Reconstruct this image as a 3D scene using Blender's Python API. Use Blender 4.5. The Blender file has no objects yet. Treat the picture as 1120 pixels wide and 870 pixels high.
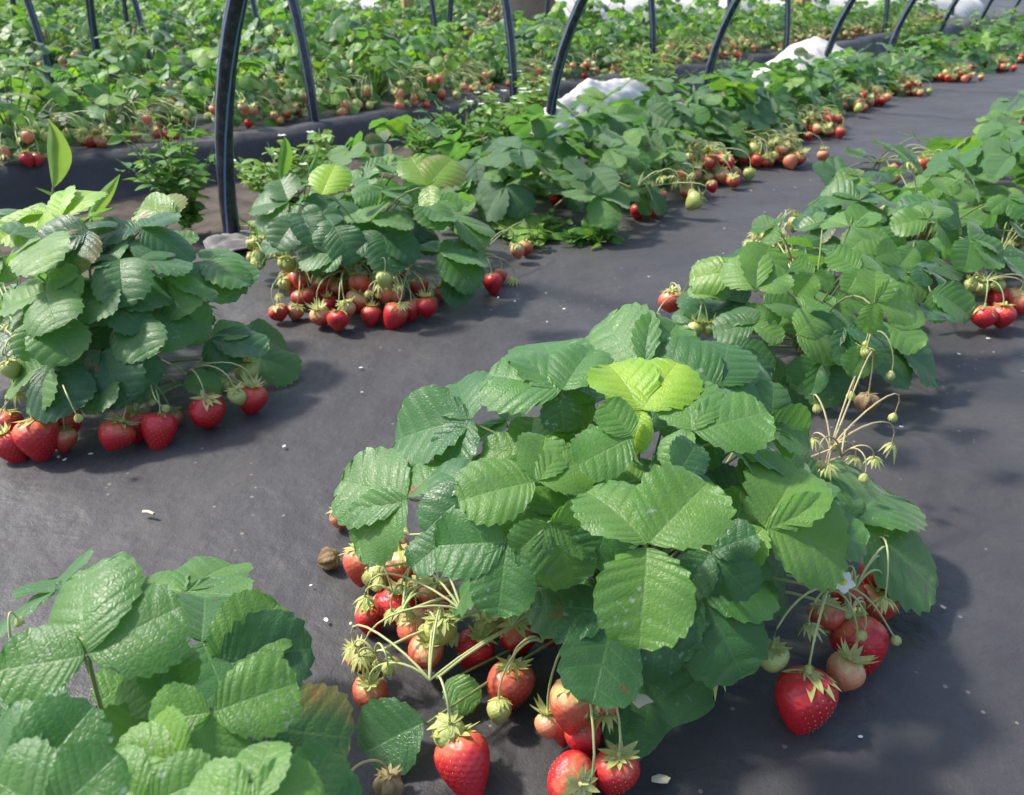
import bpy, math, random
import numpy as np
from mathutils import Vector, Matrix, noise as mnoise

# ------------------------------------------------------------------ basics
sc = bpy.context.scene
COL = sc.collection
W0, H0, F = 1120, 870, 900.0
PITCH = math.atan(475 / F)
CAMH = 0.5
CAM = np.array([0, 0, CAMH])
SP, CP = math.sin(PITCH), math.cos(PITCH)
AZ = math.radians(39.0)
D = np.array([math.sin(AZ), math.cos(AZ), 0]); N = np.array([-D[1], D[0], 0])
UP = np.array([0, 0, 1.0])
rng = np.random.default_rng(7)
random.seed(7)

def ray(px, py):
    cx = (px - 560) / F; cy = (435 - py) / F
    return np.array([cx, CP + SP * cy, -SP + CP * cy])
def at(px, py, z=0.0):
    d = ray(px, py); k = (z - CAMH) / d[2]
    return CAM + k * d
def depth(p):
    return (p[1]) * CP + (p[2] - CAMH) * -SP
def ts(t, s, z=0.0):
    return t * D + s * N + UP * z
def to_ts(p):
    return float(p @ D), float(p @ N)
def project(p):
    q = np.array(p, float) - CAM
    dz = q[1] * CP - q[2] * SP
    if dz < .05: return None
    return 560 + F * q[0] / dz, 435 - F * (q[1] * SP + q[2] * CP) / dz
def nrm(v):
    v = np.asarray(v, float); l = np.linalg.norm(v); return v / l if l > 1e-9 else v

# ------------------------------------------------------------------ materials
def nodes_of(name):
    m = bpy.data.materials.new(name); m.use_nodes = True
    nt = m.node_tree; nt.nodes.clear()
    out = nt.nodes.new('ShaderNodeOutputMaterial')
    return m, nt, out
class NB:
    def __init__(s, nt): s.nt = nt
    def n(s, t, **k):
        x = s.nt.nodes.new('ShaderNode' + t)
        for a, b in k.items(): setattr(x, a, b)
        return x
    def l(s, a, b): s.nt.links.new(a, b)
    def val(s, sock, v):
        if hasattr(v, 'links') or isinstance(v, bpy.types.NodeSocket): s.l(v, sock)
        else: sock.default_value = v
    def math(s, op, a, b=0.0, c=None, clamp=False):
        x = s.n('Math', operation=op, use_clamp=clamp)
        s.val(x.inputs[0], a); s.val(x.inputs[1], b)
        if c is not None: s.val(x.inputs[2], c)
        return x.outputs[0]
    def mix(s, f, a, b):
        x = s.n('Mix', data_type='RGBA')
        s.val(x.inputs[0], f); s.val(x.inputs[6], a); s.val(x.inputs[7], b)
        return x.outputs[2]
    def ramp(s, f, stops):
        x = s.n('ValToRGB'); e = x.color_ramp.elements
        while len(e) < len(stops): e.new(.5)
        for el, (p, c) in zip(e, stops):
            el.position = p; el.color = c if len(c) == 4 else (*c, 1)
        s.l(f, x.inputs[0]); return x.outputs[0]
    def mr(s, f, a, b, c=0.0, d=1.0):
        x = s.n('MapRange', interpolation_type='SMOOTHSTEP')
        s.val(x.inputs[0], f); x.inputs[1].default_value = a; x.inputs[2].default_value = b
        x.inputs[3].default_value = c; x.inputs[4].default_value = d
        return x.outputs[0]
    def noise(s, scale, detail=3, rough=.55, vec=None):
        x = s.n('TexNoise'); x.inputs['Scale'].default_value = scale
        x.inputs['Detail'].default_value = detail; x.inputs['Roughness'].default_value = rough
        if vec is not None: s.l(vec, x.inputs['Vector'])
        return x.outputs[0]
def c4(c): return (*c, 1)

def leaf_material():
    m, nt, out = nodes_of('strawberry_leaf'); b = NB(nt)
    uv = b.n('UVMap').outputs[0]
    sx = b.n('SeparateXYZ'); b.l(uv, sx.inputs[0])
    tc = b.n('TexCoord').outputs['Object']
    rnd = b.n('Attribute', attribute_name='rnd').outputs['Fac']
    yng = b.n('Attribute', attribute_name='yng').outputs['Fac']
    orn = b.n('ObjectInfo').outputs['Random']
    r = b.math('FRACT', b.math('ADD', rnd, b.math('MULTIPLY', orn, .7)))
    ph = b.math('ABSOLUTE', b.math('SUBTRACT', b.math('FRACT', b.math('ADD', sx.outputs[0], .9)), .5))
    vein = b.mr(ph, .0, .10, 1, 0)
    vein = b.math('MULTIPLY', vein, b.mr(sx.outputs[1], .35, 1.0, .75, .1))
    mid = b.mr(sx.outputs[1], .015, .06, 1, 0)
    vv = b.math('MAXIMUM', vein, mid)
    base = b.ramp(r, [(0, (.026, .088, .034)), (.35, (.052, .156, .042)), (.65, (.090, .228, .042)), (1, (.140, .285, .050))])
    nz = b.noise(60, 4, .6, tc)
    base = b.mix(b.mr(nz, .35, .7, 0, .4), base, c4((.090, .185, .085)))
    n2 = b.noise(14, 3, .6, tc)
    base = b.mix(b.mr(n2, .3, .7, 0, .35), base, c4((.030, .105, .040)))
    yc = b.mix(b.mr(sx.outputs[1], .0, 1, 0, .6), c4((.30, .46, .035)), c4((.17, .36, .035)))
    base = b.mix(yng, base, yc)
    base = b.mix(b.math('MULTIPLY', vv, .20), base, c4((.20, .33, .13)))
    # pale spray residue specks on the blade
    sp = b.noise(240, 2, .5, tc)
    dust = b.math('MULTIPLY', b.mr(sp, .60, .72), b.mr(b.noise(22, 3, .6, tc), .5, .66, 0, .55))
    base = b.mix(dust, base, c4((.40, .46, .40)))
    # occasional brown age spots
    br = b.math('MULTIPLY', b.mr(b.noise(38, 2, .5, tc), .70, .76), b.math('LESS_THAN', r, .55))
    base = b.mix(br, base, c4((.16, .085, .035)))
    old = b.math('MULTIPLY', b.math('LESS_THAN', r, .02), b.mr(b.math('ADD', sx.outputs[1], b.math('MULTIPLY', n2, .9)), .7, 1.4, 0, .6))
    base = b.mix(old, base, c4((.28, .19, .06)))
    geo = b.n('NewGeometry')
    back = geo.outputs['Backfacing']
    col = b.mix(back, base, b.mix(.6, base, c4((.17, .27, .16))))
    bump = b.n('Bump'); bump.inputs['Strength'].default_value = .42; bump.inputs['Distance'].default_value = .002
    wide = b.math('MULTIPLY', b.mr(ph, .0, .30, 1, 0), b.mr(sx.outputs[1], .2, 1.0, 1.0, .2))
    vo = b.n('TexVoronoi', feature='DISTANCE_TO_EDGE'); vo.inputs['Scale'].default_value = 330; b.l(tc, vo.inputs['Vector'])
    cell = b.mr(vo.outputs['Distance'], .0, .22)
    hh = b.math('SUBTRACT', b.math('ADD', b.math('MULTIPLY', b.noise(110, 2, .5, tc), .45), b.math('MULTIPLY', cell, .17)), b.math('MULTIPLY', b.math('MAXIMUM', wide, mid), .24))
    b.l(hh, bump.inputs['Height'])
    p = b.n('BsdfPrincipled')
    b.l(col, p.inputs['Base Color'])
    b.l(b.math('ADD', b.mr(nz, .3, .7, .30, .44), b.math('MULTIPLY', r, .12)), p.inputs['Roughness'])
    p.inputs['Specular IOR Level'].default_value = .45
    p.inputs['Sheen Weight'].default_value = .28; p.inputs['Sheen Roughness'].default_value = .38
    b.l(bump.outputs[0], p.inputs['Normal'])
    t = b.n('BsdfTranslucent')
    hs = b.n('HueSaturation'); hs.inputs['Saturation'].default_value = 1.15; hs.inputs['Value'].default_value = 2.1
    b.l(base, hs.inputs['Color'])
    b.l(b.mix(.45, hs.outputs[0], c4((.22, .42, .03))), t.inputs['Color'])
    b.l(bump.outputs[0], t.inputs['Normal'])
    mx = b.n('MixShader'); mx.inputs[0].default_value = .36
    b.l(p.outputs[0], mx.inputs[1]); b.l(t.outputs[0], mx.inputs[2])
    b.l(mx.outputs[0], out.inputs[0])
    return m

def simple_mat(name, col, rough=.5, spec=.5, var=None, vscale=30, trans=0.0, tcol=None, bump=0, bscale=200, coat=0, sheen=0):
    m, nt, out = nodes_of(name); b = NB(nt)
    tc = b.n('TexCoord').outputs['Object']
    p = b.n('BsdfPrincipled')
    if var is not None:
        f = b.mr(b.noise(vscale, 4, .6, tc), .3, .7)
        colo = b.mix(f, c4(col), c4(var)); b.l(colo, p.inputs['Base Color'])
    else:
        p.inputs['Base Color'].default_value = c4(col)
    p.inputs['Roughness'].default_value = rough; p.inputs['Specular IOR Level'].default_value = spec
    p.inputs['Coat Weight'].default_value = coat; p.inputs['Coat Roughness'].default_value = .15
    p.inputs['Sheen Weight'].default_value = sheen
    if bump:
        bm = b.n('Bump'); bm.inputs['Strength'].default_value = bump; bm.inputs['Distance'].default_value = .002
        b.l(b.noise(bscale, 3, .6, tc), bm.inputs['Height']); b.l(bm.outputs[0], p.inputs['Normal'])
    s = p.outputs[0]
    if trans:
        t = b.n('BsdfTranslucent'); t.inputs['Color'].default_value = c4(tcol or col)
        mx = b.n('MixShader'); mx.inputs[0].default_value = trans
        b.l(p.outputs[0], mx.inputs[1]); b.l(t.outputs[0], mx.inputs[2]); s = mx.outputs[0]
    b.l(s, out.inputs[0]); return m

def berry_mat(name, tip, mid, shoulder, rough=.33):
    m, nt, out = nodes_of(name); b = NB(nt)
    uv = b.n('UVMap').outputs[0]; sx = b.n('SeparateXYZ'); b.l(uv, sx.inputs[0])
    tc = b.n('TexCoord').outputs['Object']
    orn = b.n('ObjectInfo').outputs['Random']
    f = b.math('ADD', sx.outputs[1], b.math('MULTIPLY', b.math('SUBTRACT', b.noise(1.6, 3, .6, tc), .5), .45))
    f = b.math('ADD', f, b.math('MULTIPLY', b.math('SUBTRACT', orn, .5), .28))
    col = b.ramp(f, [(.0, shoulder), (.15, mid), (.6, tip)])
    p = b.n('BsdfPrincipled'); b.l(col, p.inputs['Base Color'])
    p.inputs['Roughness'].default_value = rough
    p.inputs['Specular IOR Level'].default_value = .5
    p.inputs['Subsurface Weight'].default_value = .12
    p.inputs['Subsurface Radius'].default_value = (1.0, .25, .15)
    p.inputs['Subsurface Scale'].default_value = .003
    bm = b.n('Bump'); bm.inputs['Strength'].default_value = .15; bm.inputs['Distance'].default_value = .001
    b.l(b.noise(9, 3, .6, tc), bm.inputs['Height']); b.l(bm.outputs[0], p.inputs['Normal'])
    b.l(p.outputs[0], out.inputs[0]); return m

def fabric_mat(name='black_mulch_fabric'):
    m, nt, out = nodes_of(name); b = NB(nt)
    tc = b.n('TexCoord').outputs['Object']
    p = b.n('BsdfPrincipled')
    n1 = b.noise(5, 5, .62, tc); n2 = b.noise(420, 2, .7, tc); n3 = b.noise(1.3, 4, .6, tc); n4 = b.noise(38, 4, .6, tc)
    col = b.mix(b.mr(n1, .3, .72), c4((.039, .037, .038)), c4((.058, .055, .055)))
    col = b.mix(b.mr(n2, .35, .7, 0, .4), col, c4((.030, .028, .030)))
    col = b.mix(b.math('MULTIPLY', b.mr(n4, .5, .75), b.mr(n3, .42, .62, 0, .28)), col, c4((.115, .102, .095)))
    v = b.n('TexVoronoi'); v.inputs['Scale'].default_value = 55; b.l(tc, v.inputs['Vector'])
    sp = b.math('LESS_THAN', v.outputs['Distance'], .10)
    sp = b.math('MULTIPLY', sp, b.mr(b.noise(9, 2, .5, tc), .52, .58))
    col = b.mix(b.math('MULTIPLY', sp, .7), col, c4((.24, .21, .185)))
    b.l(col, p.inputs['Base Color'])
    b.l(b.mr(b.noise(3.2, 5, .65, tc), .35, .65, .48, .74), p.inputs['Roughness'])
    p.inputs['Specular IOR Level'].default_value = .42
    p.inputs['Sheen Weight'].default_value = .05
    bm = b.n('Bump'); bm.inputs['Strength'].default_value = .5; bm.inputs['Distance'].default_value = .0012
    b.l(b.math('ADD', n2, b.math('MULTIPLY', n4, .8)), bm.inputs['Height'])
    bm2 = b.n('Bump'); bm2.inputs['Strength'].default_value = .6; bm2.inputs['Distance'].default_value = .02
    mp = b.n('Mapping'); mp.inputs['Rotation'].default_value = (0, 0, math.radians(38)); mp.inputs['Scale'].default_value = (1, .22, 1); b.l(tc, mp.inputs[0])
    b.l(b.math('ADD', b.noise(9, 4, .55, tc), b.math('MULTIPLY', b.noise(20, 3, .5, mp.outputs[0]), .12)), bm2.inputs['Height']); b.l(bm.outputs[0], bm2.inputs['Normal'])
    b.l(bm2.outputs[0], p.inputs['Normal'])
    b.l(p.outputs[0], out.inputs[0]); return m

def pipe_mat():
    m, nt, out = nodes_of('black_pipe_blue_stripes'); b = NB(nt)
    uv = b.n('UVMap').outputs[0]; sx = b.n('SeparateXYZ'); b.l(uv, sx.inputs[0])
    f = b.math('ABSOLUTE', b.math('SUBTRACT', b.math('FRACT', b.math('MULTIPLY', sx.outputs[0], 4)), .5))
    st = b.math('LESS_THAN', f, .075)
    tc = b.n('TexCoord').outputs['Object']
    blk = b.mix(b.mr(b.noise(30, 3, .6, tc), .4, .7), c4((.012, .015, .023)), c4((.034, .040, .048)))
    blk = b.mix(b.math('MULTIPLY', b.mr(b.noise(90, 5, .7, tc), .52, .7), .5), blk, c4((.12, .11, .10)))
    col = b.mix(st, blk, c4((.10, .19, .34)))
    p = b.n('BsdfPrincipled'); b.l(col, p.inputs['Base Color']); p.inputs['Roughness'].default_value = .34
    b.l(p.outputs[0], out.inputs[0]); return m

M = {}
M['leaf'] = leaf_material()
M['petiole'] = simple_mat('leaf_petiole', (.16, .25, .07), .5, .4, (.24, .24, .09), 40, sheen=.1)
M['stalk'] = simple_mat('fruit_stalk', (.32, .40, .13), .5, .4, (.42, .42, .20), 30, sheen=.1)
M['drystalk'] = simple_mat('dry_fruit_stalk', (.42, .38, .20), .6, .3, (.36, .27, .14), 30)
M['calyx'] = simple_mat('berry_calyx', (.40, .47, .13), .5, .4, (.58, .55, .24), 2.5, .25, (.5, .55, .12))
M['drycalyx'] = simple_mat('dry_calyx', (.42, .36, .17), .6, .3, (.28, .20, .09), 2.5, .15)
M['ripe'] = berry_mat('ripe_berry', (.46, .012, .022), (.50, .022, .028), (.58, .12, .06), .40)
M['orange'] = berry_mat('turning_berry', (.47, .040, .030), (.53, .11, .06), (.62, .36, .16))
M['pale'] = berry_mat('pale_berry', (.58, .16, .09), (.58, .28, .14), (.55, .48, .22), .4)
M['green'] = berry_mat('green_berry', (.36, .40, .11), (.40, .44, .14), (.42, .46, .16), .4)
M['withered'] = berry_mat('withered_berry', (.17, .10, .045), (.20, .13, .06), (.26, .19, .09), .7)
M['seed'] = simple_mat('berry_seed', (.58, .27, .09), .45)
M['petal'] = simple_mat('white_petal', (.82, .82, .76), .5, .3, trans=.2)
M['pollen'] = simple_mat('flower_heart', (.62, .52, .08), .6)
M['fabric'] = fabric_mat()
M['soil'] = simple_mat('garden_soil', (.050, .040, .032), .95, .2, (.105, .086, .070), 14, bump=1.0, bscale=50)
M['pipe'] = pipe_mat()
M['fleece'] = simple_mat('white_fleece', (.74, .71, .67), .85, .25, (.58, .55, .50), 9, .15, (.8, .78, .76), bump=.3, bscale=60)
M['dust'] = simple_mat('dusty_fleece', (.23, .21, .20), .95, .2, (.13, .12, .12), 25, bump=.6, bscale=90)
M['weed'] = simple_mat('weed_leaf', (.055, .17, .030), .5, .4, (.13, .27, .05), 25, .3, (.25, .5, .06))
M['weedlight'] = simple_mat('pale_weed_leaf', (.13, .27, .05), .5, .4, (.22, .36, .08), 25, .3, (.35, .55, .08))
M['weedstem'] = simple_mat('weed_stem', (.15, .24, .07), .5, .4, (.22, .20, .09), 25)
M['wood'] = simple_mat('raw_wood', (.46, .31, .15), .7, .3, (.34, .21, .10), 12, bump=.4, bscale=80)
M['straw'] = simple_mat('dry_straw', (.66, .58, .44), .7, .3, (.5, .4, .26), 30)
M['deadleaf'] = simple_mat('dead_leaf', (.15, .085, .045), .8, .3, (.27, .18, .11), 60, bump=.5)

# ------------------------------------------------------------------ mesh helpers
def mesh_np(name, V, Q, mats, uv=None, midx=None, attrs=None, smooth=True):
    """V (n,3); Q a list of int arrays (k,3) or (k,4)."""
    me = bpy.data.meshes.new(name)
    if not isinstance(Q, (list, tuple)): Q = [Q]
    Q = [np.asarray(q, int) for q in Q if len(q)]
    nl = sum(q.size for q in Q); nf = sum(len(q) for q in Q)
    me.vertices.add(len(V)); me.vertices.foreach_set('co', np.asarray(V, float).ravel())
    loops = np.concatenate([q.ravel() for q in Q])
    tot = np.concatenate([np.full(len(q), q.shape[1]) for q in Q])
    start = np.concatenate([[0], np.cumsum(tot)[:-1]])
    me.loops.add(nl); me.loops.foreach_set('vertex_index', loops)
    me.polygons.add(nf); me.polygons.foreach_set('loop_start', start); me.polygons.foreach_set('loop_total', tot)
    if midx is not None: me.polygons.foreach_set('material_index', np.asarray(midx, int))
    me.polygons.foreach_set('use_smooth', np.full(nf, smooth))
    if uv is not None:
        ul = me.uv_layers.new(name='UVMap'); ul.data.foreach_set('uv', np.asarray(uv, float)[loops].ravel())
    for k, a in (attrs or {}).items():
        at_ = me.attributes.new(k, 'FLOAT', 'POINT'); at_.data.foreach_set('value', np.asarray(a, float))
    for mm in (mats if isinstance(mats, (list, tuple)) else [mats]): me.materials.append(mm)
    me.update(calc_edges=True); me.validate()
    return me
def link(name, me, parent=None, loc=None):
    o = bpy.data.objects.new(name, me); COL.objects.link(o)
    if parent is not None: o.parent = parent
    if loc is not None: o.location = Vector(loc)
    return o
def tag(o, label=None, cat=None, group=None, kind=None):
    if label: o['label'] = label
    if cat: o['category'] = cat
    if group: o['group'] = group
    if kind: o['kind'] = kind
    return o
def empty(name, loc):
    o = bpy.data.objects.new(name, None); COL.objects.link(o); o.location = Vector(loc); o.empty_display_size = .05
    return o
class Acc:
    def __init__(s): s.V = []; s.Q4 = []; s.Q3 = []; s.uv = []; s.m4 = []; s.m3 = []; s.n = 0; s.at = {}
    def add(s, V, Q, uv=None, mi=0, **at):
        V = np.asarray(V, float); Q = np.asarray(Q, int)
        s.V.append(V)
        (s.Q4 if Q.shape[1] == 4 else s.Q3).append(Q + s.n)
        (s.m4 if Q.shape[1] == 4 else s.m3).append(np.full(len(Q), mi))
        s.uv.append(uv if uv is not None else np.zeros((len(V), 2)))
        for k, v in at.items(): s.at.setdefault(k, []).append(np.full(len(V), v))
        s.n += len(V)
    def mesh(s, name, mats, smooth=True):
        Q = [np.concatenate(q) for q in (s.Q4, s.Q3) if q]
        mi = np.concatenate(s.m4 + s.m3)
        return mesh_np(name, np.concatenate(s.V), Q, mats, np.concatenate(s.uv), mi,
                       {k: np.concatenate(v) for k, v in s.at.items()}, smooth)
def tube(acc, pts, r0, r1=None, seg=6, mi=0, cap=False):
    pts = np.asarray(pts, float); n = len(pts); r1 = r0 if r1 is None else r1
    T = np.gradient(pts, axis=0); T /= np.linalg.norm(T, axis=1)[:, None] + 1e-12
    ref = np.array([0.31, 0.17, .93]) if abs(T[:, 2]).mean() < .9 else np.array([1.0, .1, 0])
    X = np.cross(T, ref); X /= np.linalg.norm(X, axis=1)[:, None] + 1e-12
    Y = np.cross(T, X)
    a = np.linspace(0, 2 * math.pi, seg + 1)
    rr = np.linspace(r0, r1, n)[:, None, None]
    V = pts[:, None, :] + rr * (np.cos(a)[None, :, None] * X[:, None, :] + np.sin(a)[None, :, None] * Y[:, None, :])
    uv = np.stack(np.broadcast_arrays((a / (2 * math.pi))[None, :], np.linspace(0, 1, n)[:, None]), -1).reshape(-1, 2)
    i, j = np.meshgrid(np.arange(n - 1), np.arange(seg), indexing='ij')
    q = np.stack([i * (seg + 1) + j, i * (seg + 1) + j + 1, (i + 1) * (seg + 1) + j + 1, (i + 1) * (seg + 1) + j], -1).reshape(-1, 4)
    acc.add(V.reshape(-1, 3), q, uv, mi)
def bez(a, b, c, d=None, n=8):
    t = np.linspace(0, 1, n)[:, None]; a, b, c = map(np.asarray, (a, b, c))
    if d is None: return (1 - t) ** 2 * a + 2 * t * (1 - t) * b + t * t * c
    return (1 - t) ** 3 * a + 3 * t * (1 - t) ** 2 * b + 3 * t * t * (1 - t) * c + t ** 3 * np.asarray(d)

# ------------------------------------------------------------------ strawberry leaf
def leaflet(r, nt=9, k=4, m=5, Wd=.46, fold=.2, droop=.15, cup=.2, pleat=.009, A=.032):
    """One serrated leaflet, base at the origin, tip at (0,1,0), upper face +Z. Mesh lines follow the side veins."""
    n = nt * k + 1
    tau = np.linspace(0, 1, n)
    th = math.pi * tau ** 1.05
    y = .5 * (1 - np.cos(th)); x = np.sin(th) ** (1.12 - .38 * y) * (.86 - .14 * np.cos(th)); x = x / x.max() * Wd
    ph = tau * nt
    ramp = np.clip((tau - .12) / .16, 0, 1) * np.clip((1 - tau) / .03, .35, 1)
    tx = np.gradient(x); ty = np.gradient(y); l = np.hypot(tx, ty) + 1e-9; tx /= l; ty /= l
    pf = ph % 1; saw = np.where(pf < .6, (pf / .6) ** .8, ((1 - pf) / .4) ** 1.1)
    jit = 1 + .35 * r.standard_normal(nt + 1)[np.minimum(ph.astype(int), nt)]
    v = np.linspace(0, 1, m + 1)
    wa, wb, wc = r.uniform(0, 6.28, 3); wamp = r.uniform(.012, .035)
    Vs, Qs, UVs = [], [], []
    off = 0
    for s in (1, -1):
        sc_ = 1 + .06 * r.standard_normal()
        qx = x * sc_ + A * ramp * jit * (saw - .45) * ty + A * .45 * ramp * saw * tx
        qy = y + A * ramp * jit * (saw - .45) * (-tx) * -1 * -1 + A * .5 * ramp * saw * np.maximum(ty, 0)
        my = y * (.36 + .64 * y ** 2.2)
        X = qx[:, None] * v[None, :]
        Y = my[:, None] + (qy - my)[:, None] * v[None, :] - .05 * (v * (1 - v))[None, :] * np.sin(th)[:, None]
        crest = np.abs(np.cos(math.pi * (ph - .1))) ** .8
        Z = pleat * (np.sin(np.clip(v * 1.25, 0, 1.0) * math.pi * .62))[None, :] * ((crest - .5) * np.clip(tau / .1, 0, 1) * np.clip((1 - tau) / .06, 0, 1))[:, None]
        Z += fold * np.sqrt(X * X + .004) - fold * .063 - cup * X * X * (1.2 + fold) - droop * Y * Y
        Z += wamp * np.sin(7 * Y + wa + s * wb) * v[None, :] ** 2 + wamp * np.sin(13 * Y + wc * s) * v[None, :] ** 3 * .6
        V = np.stack([s * X, Y, Z], -1).reshape(-1, 3)
        i, j = np.meshgrid(np.arange(n - 1), np.arange(m), indexing='ij'); w = m + 1
        q = np.stack([i * w + j, i * w + j + 1, (i + 1) * w + j + 1, (i + 1) * w + j], -1).reshape(-1, 4)
        if s < 0: q = q[:, ::-1]
        uv = np.stack(np.broadcast_arrays(ph[:, None], v[None, :]), -1).reshape(-1, 2)
        Vs.append(V); Qs.append(q + off); UVs.append(uv); off += len(V)
    return np.concatenate(Vs), np.concatenate(Qs), np.concatenate(UVs)

RES_HI = dict(nt=10, k=5, m=6, A=.034)
RES_MID = dict(nt=8, k=5, m=3, A=.036)
RES_LO = dict(nt=3, k=2, m=2, A=.05, pleat=.03)
LIB = {}
def lib(res, r):
    key = id(res)
    if key not in LIB:
        rr = np.random.default_rng(31)
        LIB[key] = [leaflet(rr, Wd=rr.uniform(.44, .54), fold=rr.uniform(.12, .62), droop=rr.uniform(.0, .38),
                            cup=rr.uniform(0, .7), **res) for _ in range(14)]
    return LIB[key][r.integers(len(LIB[key]))]

def place_leaflet(acc, base, tip, n, res, r, rnd, yng, wide=1.0, roll=0.0):
    yv = np.asarray(tip) - base; L = np.linalg.norm(yv); yv = yv / L
    z = nrm(n - (n @ yv) * yv); xv = np.cross(yv, z)
    if roll:
        z, xv = z * math.cos(roll) + xv * math.sin(roll), xv * math.cos(roll) - z * math.sin(roll)
    V, Q, uv = lib(res, r)
    V = base + L * (V[:, :1] * wide * xv + V[:, 1:2] * yv + V[:, 2:3] * z)
    acc.add(V, Q, uv, 0, rnd=rnd, yng=yng)
    return L

def leaf_obj(plant, origin, J, tips, n, r, res=RES_HI, yng=0., crown=None, wide=1.0, petiole=True):
    acc = Acc(); rnd = r.uniform(0, 1)
    J = np.asarray(J) - origin
    for k, t in enumerate(tips):
        t = np.asarray(t) - origin
        d = nrm(t - J); L = np.linalg.norm(t - J)
        nn = nrm(n + r.normal(0, .16, 3) - .22 * (d - (d @ n) * n) * (1 if k else .5))
        base = J + d * .02 * L + n * .0006 * k
        place_leaflet(acc, base, t, nn, res, r, min(1, max(0, rnd + r.uniform(-.08, .08))), yng, wide, r.uniform(-.12, .12))
    me = acc.mesh('leaf', [M['leaf']])
    o = link('leaf', me, plant)
    if petiole:
        c = (np.zeros(3) if crown is None else np.asarray(crown) - origin) + np.array([r.uniform(-.015, .015), r.uniform(-.015, .015), .005])
        pa = Acc()
        mid = c * .45 + J * .55; mid = mid + UP * (.25 * abs(J[2]) + .01); mid[2] = min(mid[2], J[2] * .95)
        mid[:2] = c[:2] * .55 + J[:2] * .45
        tube(pa, np.vstack([bez(c, mid, J - n * .004, n=9)]), .0017, .0010, 6); tube(pa, [J - n * .004, J - n * .0015, J - n * .0002], .0010, .0003, 6)
        link('petiole', pa.mesh('petiole', [M['petiole']]), o)
    return o

# ------------------------------------------------------------------ berries, calyxes, flowers
def berry_mesh(name, mat, elong, conic, r, seg=44, rings=34, nseed=190, wither=0.0):
    a = np.linspace(0, 2 * math.pi, seg, endpoint=False); u = np.linspace(0, 1, rings)
    H = 2 * elong
    prof = np.sin(math.pi * np.clip(u, 0.0, 1) ** (.72 - .12 * conic)) ** (.62) * (1 - conic * .25 * u)
    prof = prof / prof.max(); prof[0] = .0; prof[-1] = .0
    prof[1] = max(prof[1], .45)
    ga = math.pi * (3 - math.sqrt(5))
    sk = (np.arange(nseed) + .5) / nseed
    su = .06 + .90 * sk; sa = (np.arange(nseed) * ga) % (2 * math.pi)
    def pos(uu, aa):
        pr = np.interp(uu, u, prof)
        return np.stack([pr * np.cos(aa), pr * np.sin(aa), -H * uu + .12 * (1 - uu) ** 6], -1)
    ug, ag = np.meshgrid(u, a, indexing='ij')
    V = pos(ug, ag); S = pos(su, sa)
    nr = V.copy(); nr[..., 2] = (V[..., 2] + H * .45) * .6; nr /= np.linalg.norm(nr, axis=-1, keepdims=True) + 1e-9
    dd = ((V[:, :, None, :] - S[None, None]) ** 2).sum(-1).min(-1)
    V = V - nr * (.10 * np.exp(-dd / .0055))[..., None] + nr * (.012 * np.clip(dd / .03, 0, 1))[..., None]
    lob = 1 + .05 * np.sin(2 * ag + r.uniform(0, 6)) * (ug < .95) + .03 * np.sin(3 * ag + r.uniform(0, 6))
    if wither: lob = lob + wither * .16 * np.sin(5 * ag + 3 * ug) + wither * .1 * np.sin(9 * ag)
    V[..., :2] *= lob[..., None]
    V[..., 0] += r.normal(0, .07) * (V[..., 2] / H) ** 2 * 2; V[..., 1] += r.normal(0, .05) * V[..., 2] / H
    acc = Acc()
    i, j = np.meshgrid(np.arange(rings - 1), np.arange(seg), indexing='ij'); jn = (j + 1) % seg
    q = np.stack([i * seg + j, (i + 1) * seg + j, (i + 1) * seg + jn, i * seg + jn], -1).reshape(-1, 4)
    acc.add(V.reshape(-1, 3), q, np.stack([ag / 6.283, ug], -1).reshape(-1, 2), 0)
    ns = nrm
    for p in S:
        n = np.array([p[0], p[1], (p[2] + H * .45) * .6]); n = nrm(n); p = p - n * .050
        t = nrm(np.array([0, 0, -1]) - n * (-n[2])); b = np.cross(n, t)
        o8 = [p + t * .040, p + b * .020, p - t * .034, p - b * .020, p + n * .022]
        acc.add(o8, [[0, 1, 4], [1, 2, 4], [2, 3, 4], [3, 0, 4]], None, 1)
    return acc.mesh(name, [mat, M['seed'] if not wither else mat])
def calyx_mesh(name, mat, r, ns=11, reflex=.5, size=1.0, closed=False):
    acc = Acc()
    for k in range(ns):
        a = 2 * math.pi * k / ns + r.uniform(-.15, .15); L = size * r.uniform(.75, 1.1); w = L * .20
        d = np.array([math.cos(a), math.sin(a), 0]); s = np.array([-d[1], d[0], 0])
        rx = reflex + r.uniform(-.35, .35); V = []; m = 6
        for i in range(m):
            t = i / (m - 1)
            if closed:
                c = d * (.1 + L * .45 * math.sin(t * 2.6)) - UP * (L * 1.1 * t)
            else:
                c = d * (.06 + L * t) + UP * (L * (.40 * rx * t * t - .50 * (1 - rx) * t * t + .06))
            ww = w * (math.sin(math.pi * min(1, (t + .28) / 1.28)) ** .8) * (1 - t * .2)
            V += [c - s * ww + UP * .0, c - UP * .05 * ww / w, c + s * ww]
        Q = []
        for i in range(m - 1):
            for j in range(2):
                Q.append([i * 3 + j, i * 3 + j + 1, i * 3 + j + 4, i * 3 + j + 3])
        acc.add(V, Q)
    pa = [(0, 0, -.1), (0, 0, .05), (0, 0, .28)]
    tube(acc, pa, .16, .07, 7)
    return acc.mesh(name, [mat])
rb = np.random.default_rng(5)
BERRY = {}
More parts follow.
